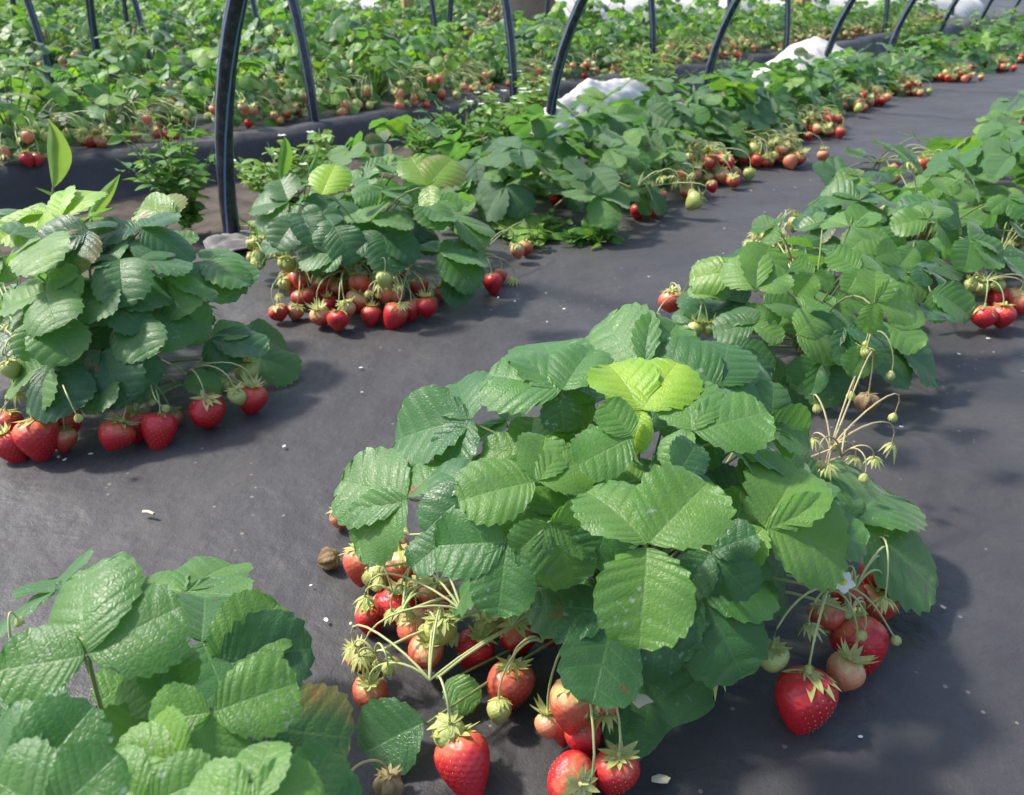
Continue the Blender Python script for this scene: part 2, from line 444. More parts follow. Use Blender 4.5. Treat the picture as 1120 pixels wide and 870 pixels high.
for kind in ('ripe', 'orange', 'pale', 'green', 'withered'):
    BERRY[kind] = [berry_mesh('strawberry_' + kind, M[kind], e, c, rb, wither=1.0 if kind == 'withered' else 0)
                   for e, c in (((.90, .2), (1.12, .9), (1.02, .6), (1.28, 1.1), (.82, .1), (1.08, 1.0)) if kind in ('ripe', 'orange') else ((.92, .2), (1.0, .5)))]
BLOW = {kind: [berry_mesh('small_strawberry_' + kind, M[kind], 1.0, .5, rb, seg=12, rings=9, nseed=30)] for kind in ('ripe', 'orange', 'pale', 'green')}
CALYX = [calyx_mesh('calyx', M['calyx'], rb, 13, x, .92) for x in (.1, .4, .7, 1.1)]
DRYCALYX = [calyx_mesh('calyx', M['drycalyx'], rb, 9, x, .9) for x in (.3, .8)]
DROOP = [calyx_mesh('faded_flower', M['calyx'], rb, 10, -.9, 1.0), calyx_mesh('faded_flower', M['calyx'], rb, 12, -.5, 1.1)]
def bud_mesh():
    acc = Acc(); r = np.random.default_rng(3)
    for k in range(7):
        a = 2 * math.pi * k / 7; d = np.array([math.cos(a), math.sin(a), 0]); s = np.array([-d[1], d[0], 0]); V = []
        for i in range(6):
            t = i / 5; c = d * (.08 + .62 * math.sin(min(t * 2.3, 2.5))) - UP * 1.5 * t; w = .36 * math.sin(math.pi * (t + .2) / 1.25)
            V += [c - s * w, c + d * .06, c + s * w]
        acc.add(V, [[i * 3 + j, i * 3 + j + 1, i * 3 + j + 4, i * 3 + j + 3] for i in range(5) for j in range(2)], mi=0)
    for k in range(5):
        a = 2 * math.pi * k / 5; d = np.array([math.cos(a), math.sin(a), 0]); s = np.array([-d[1], d[0], 0]); V = []
        for i in range(5):
            t = i / 4; c = d * (.5 * math.sin(t * 2.5)) - UP * (.3 + 1.15 * t); w = .38 * math.sin(math.pi * (t + .2) / 1.3)
            V += [c - s * w, c + d * .1, c + s * w]
        acc.add(V, [[i * 3 + j, i * 3 + j + 1, i * 3 + j + 4, i * 3 + j + 3] for i in range(4) for j in range(2)], mi=1)
    return acc.mesh('flower_bud', [M['calyx'], M['petal']])
def flower_mesh():
    acc = Acc()
    for k in range(5):
        a = 2 * math.pi * k / 5; d = np.array([math.cos(a), math.sin(a), 0]); s = np.array([-d[1], d[0], 0]); V = []
        for i in range(6):
            t = i / 5; c = d * (.15 + .85 * t) - UP * (.10 + .22 * t * t - .2 * t); w = .42 * math.sin(math.pi * (t * .82 + .14))
            V += [c - s * w, c - UP * .05, c + s * w]
        acc.add(V, [[i * 3 + j, i * 3 + j + 1, i * 3 + j + 4, i * 3 + j + 3] for i in range(5) for j in range(2)], mi=0)
    n = 10; rings = [(.34, -.06), (.30, -.22), (.18, -.32), (.01, -.36)]
    V = [(r * math.cos(2 * math.pi * k / n), r * math.sin(2 * math.pi * k / n), z) for r, z in rings for k in range(n)]
    acc.add(V, [[i * n + j, i * n + (j + 1) % n, (i + 1) * n + (j + 1) % n, (i + 1) * n + j] for i in range(3) for j in range(n)], mi=1)
    for k in range(8):
        a = 2 * math.pi * (k + .5) / 8; d = np.array([math.cos(a), math.sin(a), 0]); s = np.array([-d[1], d[0], 0])
        acc.add([d * .1 - s * .12 + UP * .06, d * .1 + s * .12 + UP * .06, d * .95 + UP * .12], [[0, 1, 2]], mi=2)
    return acc.mesh('flower', [M['petal'], M['pollen'], M['calyx']])
BUD, FLOWER = bud_mesh(), flower_mesh()

def frame(axis_up, spin=0.0):
    z = nrm(axis_up); h = np.array([1.0, .0, .0]) if abs(z[0]) < .8 else np.array([0, 1.0, 0])
    x = nrm(np.cross(h, z)); y = np.cross(z, x)
    x, y = x * math.cos(spin) + y * math.sin(spin), y * math.cos(spin) - x * math.sin(spin)
    return x, y, z
def put(name, me, parent, pos, axis_up, s, r):
    x, y, z = frame(axis_up, r.uniform(0, 6.28))
    o = link(name, me, parent)
    o.matrix_local = Matrix(((x[0] * s, y[0] * s, z[0] * s, pos[0]), (x[1] * s, y[1] * s, z[1] * s, pos[1]), (x[2] * s, y[2] * s, z[2] * s, pos[2]), (0, 0, 0, 1)))
    return o
def add_berry(plant, origin, c, rad, kind, axis_up, r, low=False, shape=None):
    """c: centre of the fruit (world). Returns the world point where the stalk meets it."""
    lib_ = BLOW if low and kind in BLOW else BERRY
    ms = lib_[kind]; me = ms[r.integers(len(ms))] if shape is None else ms[shape % len(ms)]
    up = nrm(axis_up); top = np.asarray(c) + up * rad * .95
    o = put('strawberry', me, plant, top - origin, up, rad, r)
    cm = (DRYCALYX if kind == 'withered' else CALYX); cm = cm[r.integers(len(cm))]
    cx = link('calyx', cm, o); s = (.95 if not kind in ('green', 'pale') else 1.25) * r.uniform(.9, 1.15)
    cx.scale = (s, s, s); cx.location = (0, 0, .07)
    return top + up * rad * .2

def stalk_pts(a, b, up_end, r, arch=.03):
    a, b = np.asarray(a), np.asarray(b); L = np.linalg.norm(b - a)
    return bez(a, a + (b - a) * .35 + UP * min(arch, .7 * L), b + nrm(up_end) * .45 * L, b, 10)

# ------------------------------------------------------------------ plant by dome
def tangle(pl, c, r, node, n, spread, kinds=('faded', 'bud', 'green', 'faded'), rp=(6, 9), zr=(.01, .07), dry=False):
    """A loose truss of faded calyxes and small unripe fruit on thin arched stalks."""
    nd = project(at(*node)); items = []
    for k in range(n):
        kd = kinds[r.integers(len(kinds))]; a = r.uniform(0, 6.28); q = math.sqrt(r.uniform(.1, 1))
        items.append((kd, nd[0] + spread[0] * q * math.cos(a), nd[1] + spread[1] * q * math.sin(a), r.uniform(*rp), r.uniform(*zr)))
    truss(pl, c, r, node, items, .03, dry)
class Dome:
    def __init__(s, c, R, Hg): s.c = np.array([c[0], c[1], 0.0]); s.R = R; s.H = Hg
    def z(s, p):
        q = min(1.3, np.linalg.norm((p - s.c)[:2]) / s.R); return s.H * (1 - .78 * q ** 2.3)
    def hit(s, px, py):
        d = ray(px, py); k = .12; prev = None
        while k < 9:
            p = CAM + d * k
            q = np.linalg.norm((p - s.c)[:2]) / s.R
            if q < 1.12 and p[2] < max(.02, s.z(p)): return p
            if p[2] < .02: return p
            k += .004
        return at(px, py, .05)
    def normal(s, p, tilt=1.0):
        q = (p - s.c); q[2] = 0; rr = np.linalg.norm(q) / s.R
        slope = s.H / s.R * .78 * 2.3 * min(1.15, rr) ** 1.3
        return nrm(UP + nrm(q) * slope * tilt * .8)
def plane_hit(px, py, J, n, lo, hi):
    d = ray(px, py); den = d @ n
    p0 = project(J); 
    if abs(den) < .18: n = nrm(n - nrm(d) * .5 if den > 0 else n - nrm(d) * .5); den = d @ n
    k = ((J - CAM) @ n) / den; p = CAM + d * k
    v = p - J; L = np.linalg.norm(v)
    if L > hi * 1.6 or k < 0: v = nrm(at(px, py, max(.02, J[2])) - J) * 1.0; L = 1.0
    return J + v / L * min(hi, max(lo, L))

def near_plant(name, label, base_px, R, Hg, leaves, seed, fill=14, fillR=.7, camf=.42, mini=6, cat='strawberry plant', group=None, Lrange=(.03, .068), fillL=(.05, .065), tilt=1.0):
    c = at(*base_px); r = np.random.default_rng(seed)
    pl = empty(name, c); tag(pl, label, cat, group)
    dm = Dome(c, R, Hg); origin = c
    for lf in leaves:
        Jp, tips = lf[0], lf[1]; opt = lf[2] if len(lf) > 2 else {}
        J = dm.hit(*Jp) if 'z' not in opt else at(*Jp, opt['z'])
        n = nrm(dm.normal(J, tilt) + np.array([0, -camf * .8, 0]))
        if 'n' in opt: n = nrm(np.array([opt['n'][0], -(opt['n'][1] * .75 + camf), 1.0]))
        n = nrm(n + r.normal(0, .12, 3))
        lo, hi = opt.get('L', Lrange)
        T = [plane_hit(*t, J, n, lo, hi) for t in tips]
        for i, t in enumerate(T): T[i] = np.array([t[0], t[1], max(t[2], .008)])
        leaf_obj(pl, origin, J, T, n, r, RES_HI, opt.get('y', max(0, r.uniform(-.25, .15))), c, opt.get('w', r.uniform(.98, 1.08)))
    for k in range(fill):
        q = math.sqrt((k + .5) / fill) * fillR; a = k * 2.39996 + seed
        h = np.array([math.cos(a), math.sin(a), 0]); p = c + h * q * R
        p[2] = max(.025, dm.z(p) * r.uniform(.5, .74))
        n = nrm(UP + h * (.2 + .5 * q) + r.normal(0, .2, 3)); L = r.uniform(*fillL)
        hd = nrm(h - (h @ n) * n); sd = np.cross(n, hd)
        T = [p + hd * L] + [p + L * .92 * (hd * math.cos(b) + sd * math.sin(b)) for b in (r.uniform(1.2, 1.5), -r.uniform(1.2, 1.5))]
        T = [np.array([t[0], t[1], max(t[2], .006)]) for t in T]
        leaf_obj(pl, origin, p, T, n, r, RES_MID, 0.0, c)
    for k in range(mini):
        q = math.sqrt((k + .5) / mini) * .58; a = k * 2.39996 + seed * 1.7
        h = np.array([math.cos(a), math.sin(a), 0]); p = c + h * q * R; p[2] = dm.z(p) * r.uniform(.80, .93)
        n = nrm(UP + h * .5 * q + np.array([0, -.35, 0]) + r.normal(0, .28, 3)); L = r.uniform(.034, .047)
        hd = nrm(h - (h @ n) * n + r.normal(0, .3, 3)); hd = nrm(hd - (hd @ n) * n); sd = np.cross(n, hd)
        T = [p + hd * L] + [p + L * .9 * (hd * math.cos(b) + sd * math.sin(b)) for b in (r.uniform(1.1, 1.4), -r.uniform(1.1, 1.4))]
        leaf_obj(pl, origin, p, T, n, r, RES_MID, max(0, r.uniform(-.2, .25)), c)
    # crown of the plant: short knuckled stock
    ca = Acc(); tube(ca, [(0, 0, -.02), (0.004, 0, .01), (.0, .004, .03)], .016, .009, 8)
    link('crown', ca.mesh('crown', [M['deadleaf']]), pl)
    return pl, c, dm, r

def truss(pl, c, r, node, items, arch=.03, dry=False, thick=.0010):
    """node (px,py,z); items: ('ripe', px, py, rpx, zoff[, axis]) or ('flower'|'bud'|'faded', px, py, spx, z)."""
    nd = at(*node); acc = Acc()
    tube(acc, bez(c + UP * .01, c * .5 + nd * .5 + UP * .05, nd, n=9), thick * 1.4, thick * 1.1, 6)
    for it in items:
        kind, px, py, rp, z = it[:5]
        if kind in ('flower', 'bud', 'faded'):
            p = at(px, py, z); s = rp * depth(p) / F
            if kind == 'flower': ax = -nrm(CAM - p + UP * .2) ; me, up = FLOWER, -nrm((CAM - p) + UP * .25); nm = 'flower'
            elif kind == 'bud': me, up, nm = BUD, nrm(UP + r.normal(0, .25, 3)), 'flower_bud'
            else: me, up, nm = DROOP[r.integers(2)], nrm(UP + r.normal(0, .2, 3)), 'faded_flower'
            put(nm, me, pl, p - c, up, s * (.75 if kind == 'bud' else 1), r)
            tube(acc, stalk_pts(nd, p + up * s * .1, up if kind != 'flower' else UP * .2 + up, r, arch), thick, thick * .7, 5)
        else:
            g = at(px, py, .015); rad = rp * depth(g) / F
            p = at(px, py, rad * .97 + z)
            if len(it) > 5: up = nrm(np.array(it[5]))
            else: up = nrm(np.array([r.normal(0, .22), .15 + r.normal(0, .2), 1.0]))
            t = add_berry(pl, c, p, rad, kind, up, r, shape=it[6] if len(it) > 6 else None)
            tube(acc, stalk_pts(nd, t, up, r, arch), thick, thick * .85, 5)
    V = [v - c for v in acc.V]; acc.V = V
    link('fruit_stalk', acc.mesh('fruit_stalk', [M['drystalk'] if dry else M['stalk']]), pl)

# ================================================================== SETTING
def ridge_s(t):
    # line of the raised edge of the second bed (it runs slightly askew)
    return float(np.interp(t, [-2, .8, 1.3, 1.9, 2.7, 6.0, 14], [2.30, 2.18, 2.13, 2.10, 2.03, 1.86, 1.55]))
def hnoise(x, y, sc_, seed=0.0):
    return mnoise.noise(Vector((x * sc_, y * sc_, seed)))
def sheet(name, t0, t1, nt_, prof, dz, mat, lab=None, kind='structure', wr=.004, warp=True):
    """prof: list of (s offset, z) across; a long strip of fabric following the rows."""
    T = np.linspace(0, 1, nt_) ** 1.7 * (t1 - t0) + t0
    V = []
    for t in T:
        for s, z in prof(t):
            p = ts(t, s, z)
            w = wr * hnoise(p[0], p[1], 5, dz) + wr * .9 * hnoise(p[0], p[1], 14, dz + 3) + wr * .8 * hnoise(p[0] * 3 + p[1], p[1] * .6, 9, dz + 7)
            V.append(p + UP * w)
    m = len(prof(t0))
    i, j = np.meshgrid(np.arange(nt_ - 1), np.arange(m - 1), indexing='ij')
    q = np.stack([i * m + j, (i + 1) * m + j, (i + 1) * m + j + 1, i * m + j + 1], -1).reshape(-1, 4)[:, ::-1]
    V = np.array(V)
    o = link(name, mesh_np(name, V, q, mat)); tag(o, kind=kind); return o

# soil everywhere, out past the horizon
ga = Acc()
n = 90; g = np.linspace(-1, 1, n); g = np.sign(g) * np.abs(g) ** 3 * 400
X, Y = np.meshgrid(g, g, indexing='ij'); Z = np.array([[-.035 + .012 * hnoise(x, y, 3) if abs(x) < 20 and abs(y) < 20 else -.035 for y in g] for x in g])
i, j = np.meshgrid(np.arange(n - 1), np.arange(n - 1), indexing='ij')
ga.add(np.stack([X, Y, Z], -1).reshape(-1, 3), np.stack([i * n + j, (i + 1) * n + j, (i + 1) * n + j + 1, i * n + j + 1], -1).reshape(-1, 4))
tag(link('ground', ga.mesh('ground', [M['soil']])), kind='structure')

S1 = np.concatenate([np.linspace(-3.5, -.3, 14), np.linspace(-.25, 1.2, 66), np.linspace(1.22, 1.44, 10)])
def prof1(t):
    e = .0 - .03 * max(0, t - 1)
    L = [(s if s < 1 else s + e * (s - 1) / .44, 0.0) for s in S1]
    return L + [(1.47 + e, -.004), (1.50 + e, -.02), (1.53 + e, -.05)]
sheet('mulch_fabric', -2.5, 24, 420, prof1, 0.0, M['fabric'], wr=.0035)
def prof2(t):
    r0 = ridge_s(t) + .012 * math.sin(t * 3.1) + .01 * math.sin(t * 7.7)
    h = .072 + .006 * math.sin(t * 2.3)
    return [(r0 - .07, -.055), (r0 - .05, -.03), (r0 - .038, .0), (r0 - .026, h * .6), (r0 - .010, h * .97), (r0 + .03, h)] + [(r0 + s, h - .004) for s in np.linspace(.08, 1.3, 24)] + [(r0 + 1.36, .02), (r0 + 1.42, -.05)]
sheet('mulch_fabric', -1, 24, 260, prof2, 2.0, M['fabric'], wr=.009)
for k, s0 in enumerate((4.15, 6.05, 7.95, 9.85, 11.75, 13.65)):
    def prof3(t, s0=s0):
        r0 = s0 - .03 * (t - 2); h = .06
        return [(r0 - .09, -.06), (r0 - .05, .0), (r0 - .01, h * .95)] + [(r0 + s, h) for s in np.linspace(.05, 1.3, 10)] + [(r0 + 1.4, -.06)]
    sheet('mulch_fabric', -1, 24, 90, prof3, 4.0 + k, M['fabric'], wr=.01)

# ================================================================== NEAR PLANTS
# --- the big middle plant
HERO = [
 ((615, 429), [(592, 345), (532, 402), (646, 374)], dict(n=(-.1, .45))),
 ((612, 428), [(617, 472)], dict(n=(0, .8), L=(.03, .05))),
 ((706, 404), [(652, 341), (742, 350)], dict(n=(-.1, .1))),
 ((786, 424), [(722, 372), (800, 366), (872, 402)], dict(n=(.15, .1), L=(.03, .065))),
 ((702, 450), [(668, 387), (740, 390), (690, 490)], dict(y=.95, n=(0, .55), z=.215)),
 ((516, 460), [(414, 473), (491, 404), (484, 506)], dict(n=(-.25, .3))),
 ((447, 545), [(357, 520), (377, 594), (480, 500)], dict(n=(-.3, .3))),
 ((586, 527), [(502, 542), (598, 474), (645, 500)], dict(n=(-.1, .45), y=.12)),
 ((650, 530), [(580, 553), (618, 500), (655, 580)], dict(n=(-.1, .35), z=.175)),
 ((555, 593), [(543, 671), (474, 596), (600, 610)], dict(n=(-.15, .7), L=(.03, .06))),
 ((600, 572), [(630, 642), (570, 600), (668, 580)], dict(n=(0, .7), y=.2)),
 ((708, 597), [(700, 703), (648, 522), (778, 520)], dict(n=(0, .55), y=.24, z=.19, L=(.03, .06))),  # yellow-green tint raised to paint a sunlit glow into this leaf's colour
 ((668, 560), [(650, 622)], dict(n=(0, .6))),
 ((835, 578), [(884, 496), (942, 603), (796, 614)], dict(n=(.15, .5), y=.22, z=.165, L=(.03, .062))),
 ((757, 473), [(750, 407), (840, 449), (726, 502)], dict(n=(.1, .3), y=.1, z=.21, L=(.03, .062))),
 ((792, 480), [(884, 477), (845, 440), (842, 515)], dict(n=(.35, .25))),
 ((652, 728), [(768, 842)], dict(z=.03, n=(.05, -.2), L=(.05, .12), w=1.1)),
 ((930, 570), [(1044, 633), (988, 512), (905, 520)], dict(z=.075, n=(.2, .0), L=(.04, .09))),
 ((800, 612), [(895, 640), (840, 650)], dict(n=(.3, .4), z=.10, L=(.03, .06))),
 ((752, 628), [(815, 728), (735, 700)], dict(n=(.2, .5), z=.075, L=(.03, .06))),
 ((492, 588), [(448, 620)], dict(n=(-.2, .5), L=(.02, .035))),
 ((692, 478), [(632, 508), (660, 440)], dict(n=(0, .4), y=.15)),
 ((488, 744), [(516, 768)], dict(z=.02, L=(.02, .03))),
 ((465, 790), [(386, 826)], dict(z=.03, n=(-.1, .3), L=(.04, .055))),
 ((850, 420), [(905, 455), (880, 400)], dict(n=(.3, .05))),
 ((740, 520), [(790, 560), (760, 490)], dict(n=(.1, .4))),
 ((870, 520), [(930, 540), (900, 500)], dict(n=(.4, .2), z=.1)),
 ((660, 640), [(690, 700), (610, 690)], dict(n=(0, .4), z=.07)),
]
pl, c, dm, r = near_plant('strawberry_plant', 'biggest strawberry plant in the middle, bright yellowish young leaf on its crown', (680, 668), .245, .215, HERO, 11, fill=15, fillR=.55, Lrange=(.03, .076), mini=14)
truss(pl, c, r, (905, 648, .085), [('ripe', 880, 768, 33, 0, (.05, .3, 1), 1), ('green', 846, 722, 16, .03), ('pale', 922, 738, 21, .004), ('ripe', 940, 706, 29, 0, (-.2, .5, .8), 2),
      ('orange', 905, 677, 18, .02), ('flower', 922, 637, 13, .095), ('bud', 945, 690, 11, .06), ('faded', 885, 684, 14, .06), ('bud', 978, 697, 10, .04)], .035)
truss(pl, c, r, (960, 590, .06), [('ripe', 974, 633, 25, 0, (0, .2, 1), 0), ('orange', 962, 664, 18, 0), ('faded', 968, 655, 16, .055)], .03)
truss(pl, c, r, (634, 688, .09), [('orange', 626, 770, 23, .045, (0, .2, 1)), ('pale', 600, 796, 15, .015), ('ripe', 638, 806, 20, .012), ('ripe', 622, 850, 28, 0, (.35, -.75, .6), 0),
      ('ripe', 673, 846, 25, 0, (.1, .1, 1), 1), ('faded', 664, 782, 15, .05), ('bud', 690, 743, 11, .06)], .03)
truss(pl, c, r, (478, 742, .05), [('ripe', 508, 834, 30, 0, (-.3, .55, .75), 3), ('green', 490, 804, 18, .02)], .03)
truss(pl, c, r, (470, 744, .05), [('orange', 404, 760, 20, 0), ('pale', 394, 722, 15, 0), ('orange', 465, 716, 20, .01), ('green', 481, 692, 17, .03)], .025)
truss(pl, c, r, (505, 668, .07), [('ripe', 517, 713, 21, 0), ('ripe', 567, 697, 22, 0), ('ripe', 434, 668, 25, 0, (.2, .2, 1)), ('ripe', 406, 678, 17, 0), ('orange', 475, 655, 19, .01), ('faded', 400, 715, 14, .03)], .03)
truss(pl, c, r, (592, 702, .06), [('orange', 558, 752, 26, .0, (.1, .25, 1)), ('green', 546, 779, 14, .01), ('faded', 560, 725, 12, .05)], .03)
truss(pl, c, r, (448, 585, .05), [('orange', 426, 606, 22, .0), ('orange', 404, 622, 14, 0, (.7, .3, .4)), ('pale', 373, 568, 12, 0), ('withered', 358, 612, 12, 0, (.8, .0, .3))], .025)
truss(pl, c, r, (750, 655, .09), [('faded', 745, 706, 16, .07), ('faded', 785, 728, 20, .06), ('flower', 765, 628, 11, .12)], .02)
truss(pl, c, r, (908, 492, .10), [('withered', 948, 442, 11, .02), ('bud', 979, 452, 9, .10), ('bud', 932, 428, 9, .12), ('bud', 892, 442, 9, .12), ('faded', 905, 520, 11, .09), ('faded', 975, 486, 12, .08), ('faded', 935, 500, 12, .09), ('faded', 890, 480, 11, .10)], .03, dry=True)
truss(pl, c, r, (560, 485, .13), [('faded', 540, 495, 11, .13), ('bud', 560, 470, 8, .15), ('bud', 520, 552, 9, .12), ('faded', 480, 560, 12, .10)], .02)

for nx, ny, nn, sx, sy in ((440, 690, 5, 40, 25), (420, 640, 4, 30, 14), (560, 705, 4, 50, 14), (640, 805, 4, 35, 18), (935, 665, 4, 35, 22)):
    tangle(pl, c, r, (nx, ny - 20, .06), nn, (sx, sy), kinds=('ripe', 'orange', 'ripe', 'green'), rp=(15, 22), zr=(.0, .012))
for nx, ny, nz, sx, sy in ((430, 650, .05, 35, 22), (410, 715, .04, 30, 20), (480, 690, .05, 40, 18), (640, 745, .06, 30, 25), (930, 670, .06, 35, 22), (920, 500, .10, 45, 30)):
    tangle(pl, c, r, (nx, ny, nz), 5, (sx, sy), kinds=('faded', 'faded', 'bud'), rp=(11, 17) if nz < .1 else (9, 13), zr=(.025, .06) if nz < .1 else (.08, .13), dry=nz >= .1)
# --- plant cut by the bottom left corner
CPL = [
 ((95, 718), [(72, 614), (195, 658), (-4, 733)], dict(z=.20, n=(.1, .75), y=.12)),
 ((236, 729), [(302, 658), (354, 703)], dict(z=.12, n=(.1, .3))),
 ((231, 780), [(324, 744), (240, 832), (164, 788)], dict(n=(.1, .35), z=.18)),
 ((284, 795), [(380, 806), (330, 850)], dict(z=.12, n=(.25, .4))),
 ((30, 860), [(94, 776), (-30, 800)], dict(z=.19, n=(-.05, .5))),
 ((200, 840), [(116, 836), (170, 800)], dict(z=.18, n=(0, .5), y=.3)),
 ((271, 888), [(282, 828), (224, 862), (324, 856)], dict(z=.2, n=(.1, .5), y=.15)),
 ((190, 772), [(182, 720), (150, 745)], dict(z=.17, n=(0, .6), y=.08)),
 ((176, 785), [(90, 840), (134, 768)], dict(z=.16, n=(0, .4), y=.1)),
 ((105, 772), [(142, 738)], dict(z=.12)),
 ((60, 890), [(-20, 850), (100, 850), (40, 950)], dict(z=.2, n=(0, .5))),
 ((160, 880), [(120, 850), (210, 858), (150, 930)], dict(z=.19, n=(0, .5), y=.08)),
 ((330, 880), [(390, 868), (350, 840), (330, 930)], dict(z=.13, n=(.3, .4))),
 ((10, 780), [(-30, 740), (45, 760)], dict(z=.14)),
]
pl, c, dm, r = near_plant('strawberry_plant', 'strawberry plant nearest the camera, cut by the bottom left corner', (140, 885), .19, .2, CPL, 12, fill=10, Lrange=(.03, .056), mini=0, fillR=.6)
truss(pl, c, r, (15, 720, .10), [('green', 14, 762, 14, .08), ('bud', 18, 676, 9, .12), ('faded', 30, 770, 14, .09)], .02)
truss(pl, c, r, (380, 850, .03), [('withered', 425, 862, 16, 0, (0, .3, 1))], .02, dry=True)

# --- tall plant at the left edge
A1L = [
 ((153, 250), [(231, 275), (90, 250), (190, 232)], dict(n=(.1, -.05))),
 ((98, 252), [(33, 262), (66, 284), (110, 232)], dict(n=(-.1, .35))),
 ((132, 284), [(48, 292), (90, 262), (130, 320)], dict(n=(-.05, .25))),
 ((45, 262), [(22, 312), (5, 275)], dict(n=(-.2, .5))),
 ((88, 300), [(45, 302), (60, 325)], dict(n=(-.1, .6))),
 ((126, 314), [(48, 332), (90, 345)], dict(n=(-.1, .4))),
 ((118, 330), [(186, 304), (156, 352), (100, 350)], dict(n=(.1, .5))),
 ((150, 285), [(210, 285), (180, 262)], dict(n=(.1, .4))),
 ((180, 302), [(236, 318), (200, 340)], dict(n=(.2, .4))),
 ((172, 340), [(234, 352), (205, 375)], dict(n=(.2, .5))),
 ((140, 350), [(160, 385), (120, 380)], dict(n=(0, .7))),
 ((222, 286), [(294, 308), (260, 330), (255, 270)], dict(n=(.3, .15), L=(.04, .075))),
 ((232, 370), [(294, 376), (270, 350), (250, 395)], dict(n=(.3, .3))),
 ((270, 390), [(329, 396)], dict(n=(.2, .2), z=.035)),
 ((265, 366), [(325, 366)], dict(n=(.2, .1), z=.04)),
 ((110, 385), [(165, 410), (130, 440), (85, 400)], dict(n=(0, .6))),
 ((120, 410), [(95, 445)], dict(n=(0, .5))),
 ((50, 320), [(-5, 335), (30, 350), (60, 352)], dict(n=(-.2, .35))),
 ((50, 350), [(30, 385), (75, 385)], dict(n=(-.1, .6))),
 ((50, 400), [(0, 415), (30, 445), (75, 440)], dict(n=(-.1, .5))),
 ((66, 240), [(94, 197), (40, 205)], dict(n=(0, .7), y=1., z=.225)),
 ((50, 234), [(-6, 255), (10, 225)], dict(n=(-.1, .4), y=.95, z=.22)),
 ((192, 238), [(142, 220), (165, 210)], dict(n=(0, .4), y=.5, z=.19)),
 ((200, 420), [(150, 440), (240, 420)], dict(n=(.1, .5), z=.05)),
 ((20, 240), [(-20, 215), (30, 210)], dict(n=(0, .1), z=.2)),
]
pl, c, dm, r = near_plant('strawberry_plant', 'tall strawberry plant cut by the left edge, big red berries at its foot', (120, 408), .215, .235, A1L, 13, fill=18, fillL=(.05, .06), tilt=.4, camf=.05)
truss(pl, c, r, (205, 410, .05), [('ripe', 227, 452, 19, 0), ('ripe', 275, 438, 17, 0), ('green', 270, 410, 13, .02), ('green', 245, 423, 10, .02), ('green', 259, 436, 10, .02)], .03)
truss(pl, c, r, (165, 425, .05), [('ripe', 174, 471, 18, 0), ('pale', 192, 458, 9, 0), ('bud', 178, 445, 8, .05), ('bud', 165, 435, 8, .05)], .03)
truss(pl, c, r, (150, 430, .05), [('ripe', 149, 466, 17, 0), ('ripe', 126, 479, 19, 0, (.4, .3, .8))], .03)
truss(pl, c, r, (55, 425, .06), [('ripe', 42, 482, 23, 0), ('ripe', 8, 467, 17, 0), ('orange', 73, 462, 15, .01), ('ripe', 14, 489, 16, 0), ('orange', 70, 482, 14, 0), ('green', 83, 424, 9, .05), ('green', 45, 418, 10, .05), ('bud', 60, 450, 9, .05)], .03)
truss(pl, c, r, (25, 380, .10), [('green', 12, 405, 9, .08), ('bud', 40, 400, 8, .08), ('faded', 10, 355, 10, .12), ('faded', 70, 425, 10, .06), ('faded', 18, 430, 10, .06)], .03)

for nx, ny, nz in ((35, 395, .10), (70, 430, .06), (20, 365, .12)):
    tangle(pl, c, r, (nx, ny, nz), 9, (42, 30), kinds=('faded', 'bud', 'faded'), rp=(7, 10), zr=(.02, .09))
# --- second plant of that row
A2L = [
 ((316, 221), [(257, 219), (277, 242), (305, 193)], dict(n=(-.15, .4))),
 ((352, 214), [(365, 177)], dict(n=(0, .8), y=1., z=.2)),
 ((406, 242), [(360, 217), (416, 211), (450, 236)], dict(n=(0, .4))),
 ((365, 248), [(352, 228), (385, 278), (350, 268)], dict(n=(0, .6))),
 ((419, 257), [(454, 273), (388, 268), (430, 290)], dict(n=(.1, .6))),
 ((480, 276), [(524, 303), (463, 260), (540, 272)], dict(n=(.25, .5), L=(.04, .08))),
 ((469, 203), [(448, 170), (495, 170), (470, 225)], dict(n=(0, .5), y=.55, z=.22)),
 ((416, 209), [(436, 188), (390, 211), (450, 215)], dict(n=(0, .2))),
 ((372, 277), [(326, 275), (350, 292)], dict(n=(-.1, .4))),
 ((486, 300), [(515, 326)], dict(n=(.2, .6), z=.06)),
 ((463, 222), [(508, 246), (480, 240)], dict(n=(.2, .3))),
 ((500, 240), [(540, 245), (530, 262)], dict(n=(.3, .2))),
 ((330, 235), [(300, 262), (345, 260)], dict(n=(-.2, .5))),
 ((430, 190), [(400, 180), (440, 168)], dict(n=(0, -.1))),
]
pl, c, dm, r = near_plant('strawberry_plant', 'strawberry plant right of the nearest pipe hoop, many reddish berries heaped at its foot', (405, 298), .25, .215, A2L, 14, fill=20, fillL=(.05, .065), tilt=.6, camf=.12)
def c2(x, y): return 240 + x / 3.294, 130 + y / 3.294
def bl(lst, f):
    return [(k, *f(x, y), rp, z) for k, x, y, rp, z in lst]
truss(pl, c, r, (330, 300, .05), bl([('orange', 305, 588, 12, .02), ('orange', 375, 594, 12, .02), ('orange', 290, 656, 10, 0), ('ripe', 218, 706, 11, 0), ('pale', 272, 702, 9, 0), ('orange', 330, 640, 9, .01), ('green', 240, 600, 7, .02), ('faded', 215, 630, 8, .03)], c2), .03)
truss(pl, c, r, (380, 300, .05), bl([('orange', 430, 616, 11, .01), ('orange', 506, 604, 12, .03), ('orange', 365, 717, 12, 0), ('ripe', 428, 736, 13, 0), ('orange', 492, 664, 12, .01), ('pale', 460, 690, 9, .015), ('ripe', 400, 670, 9, 0), ('faded', 440, 580, 9, .04)], c2), .03)
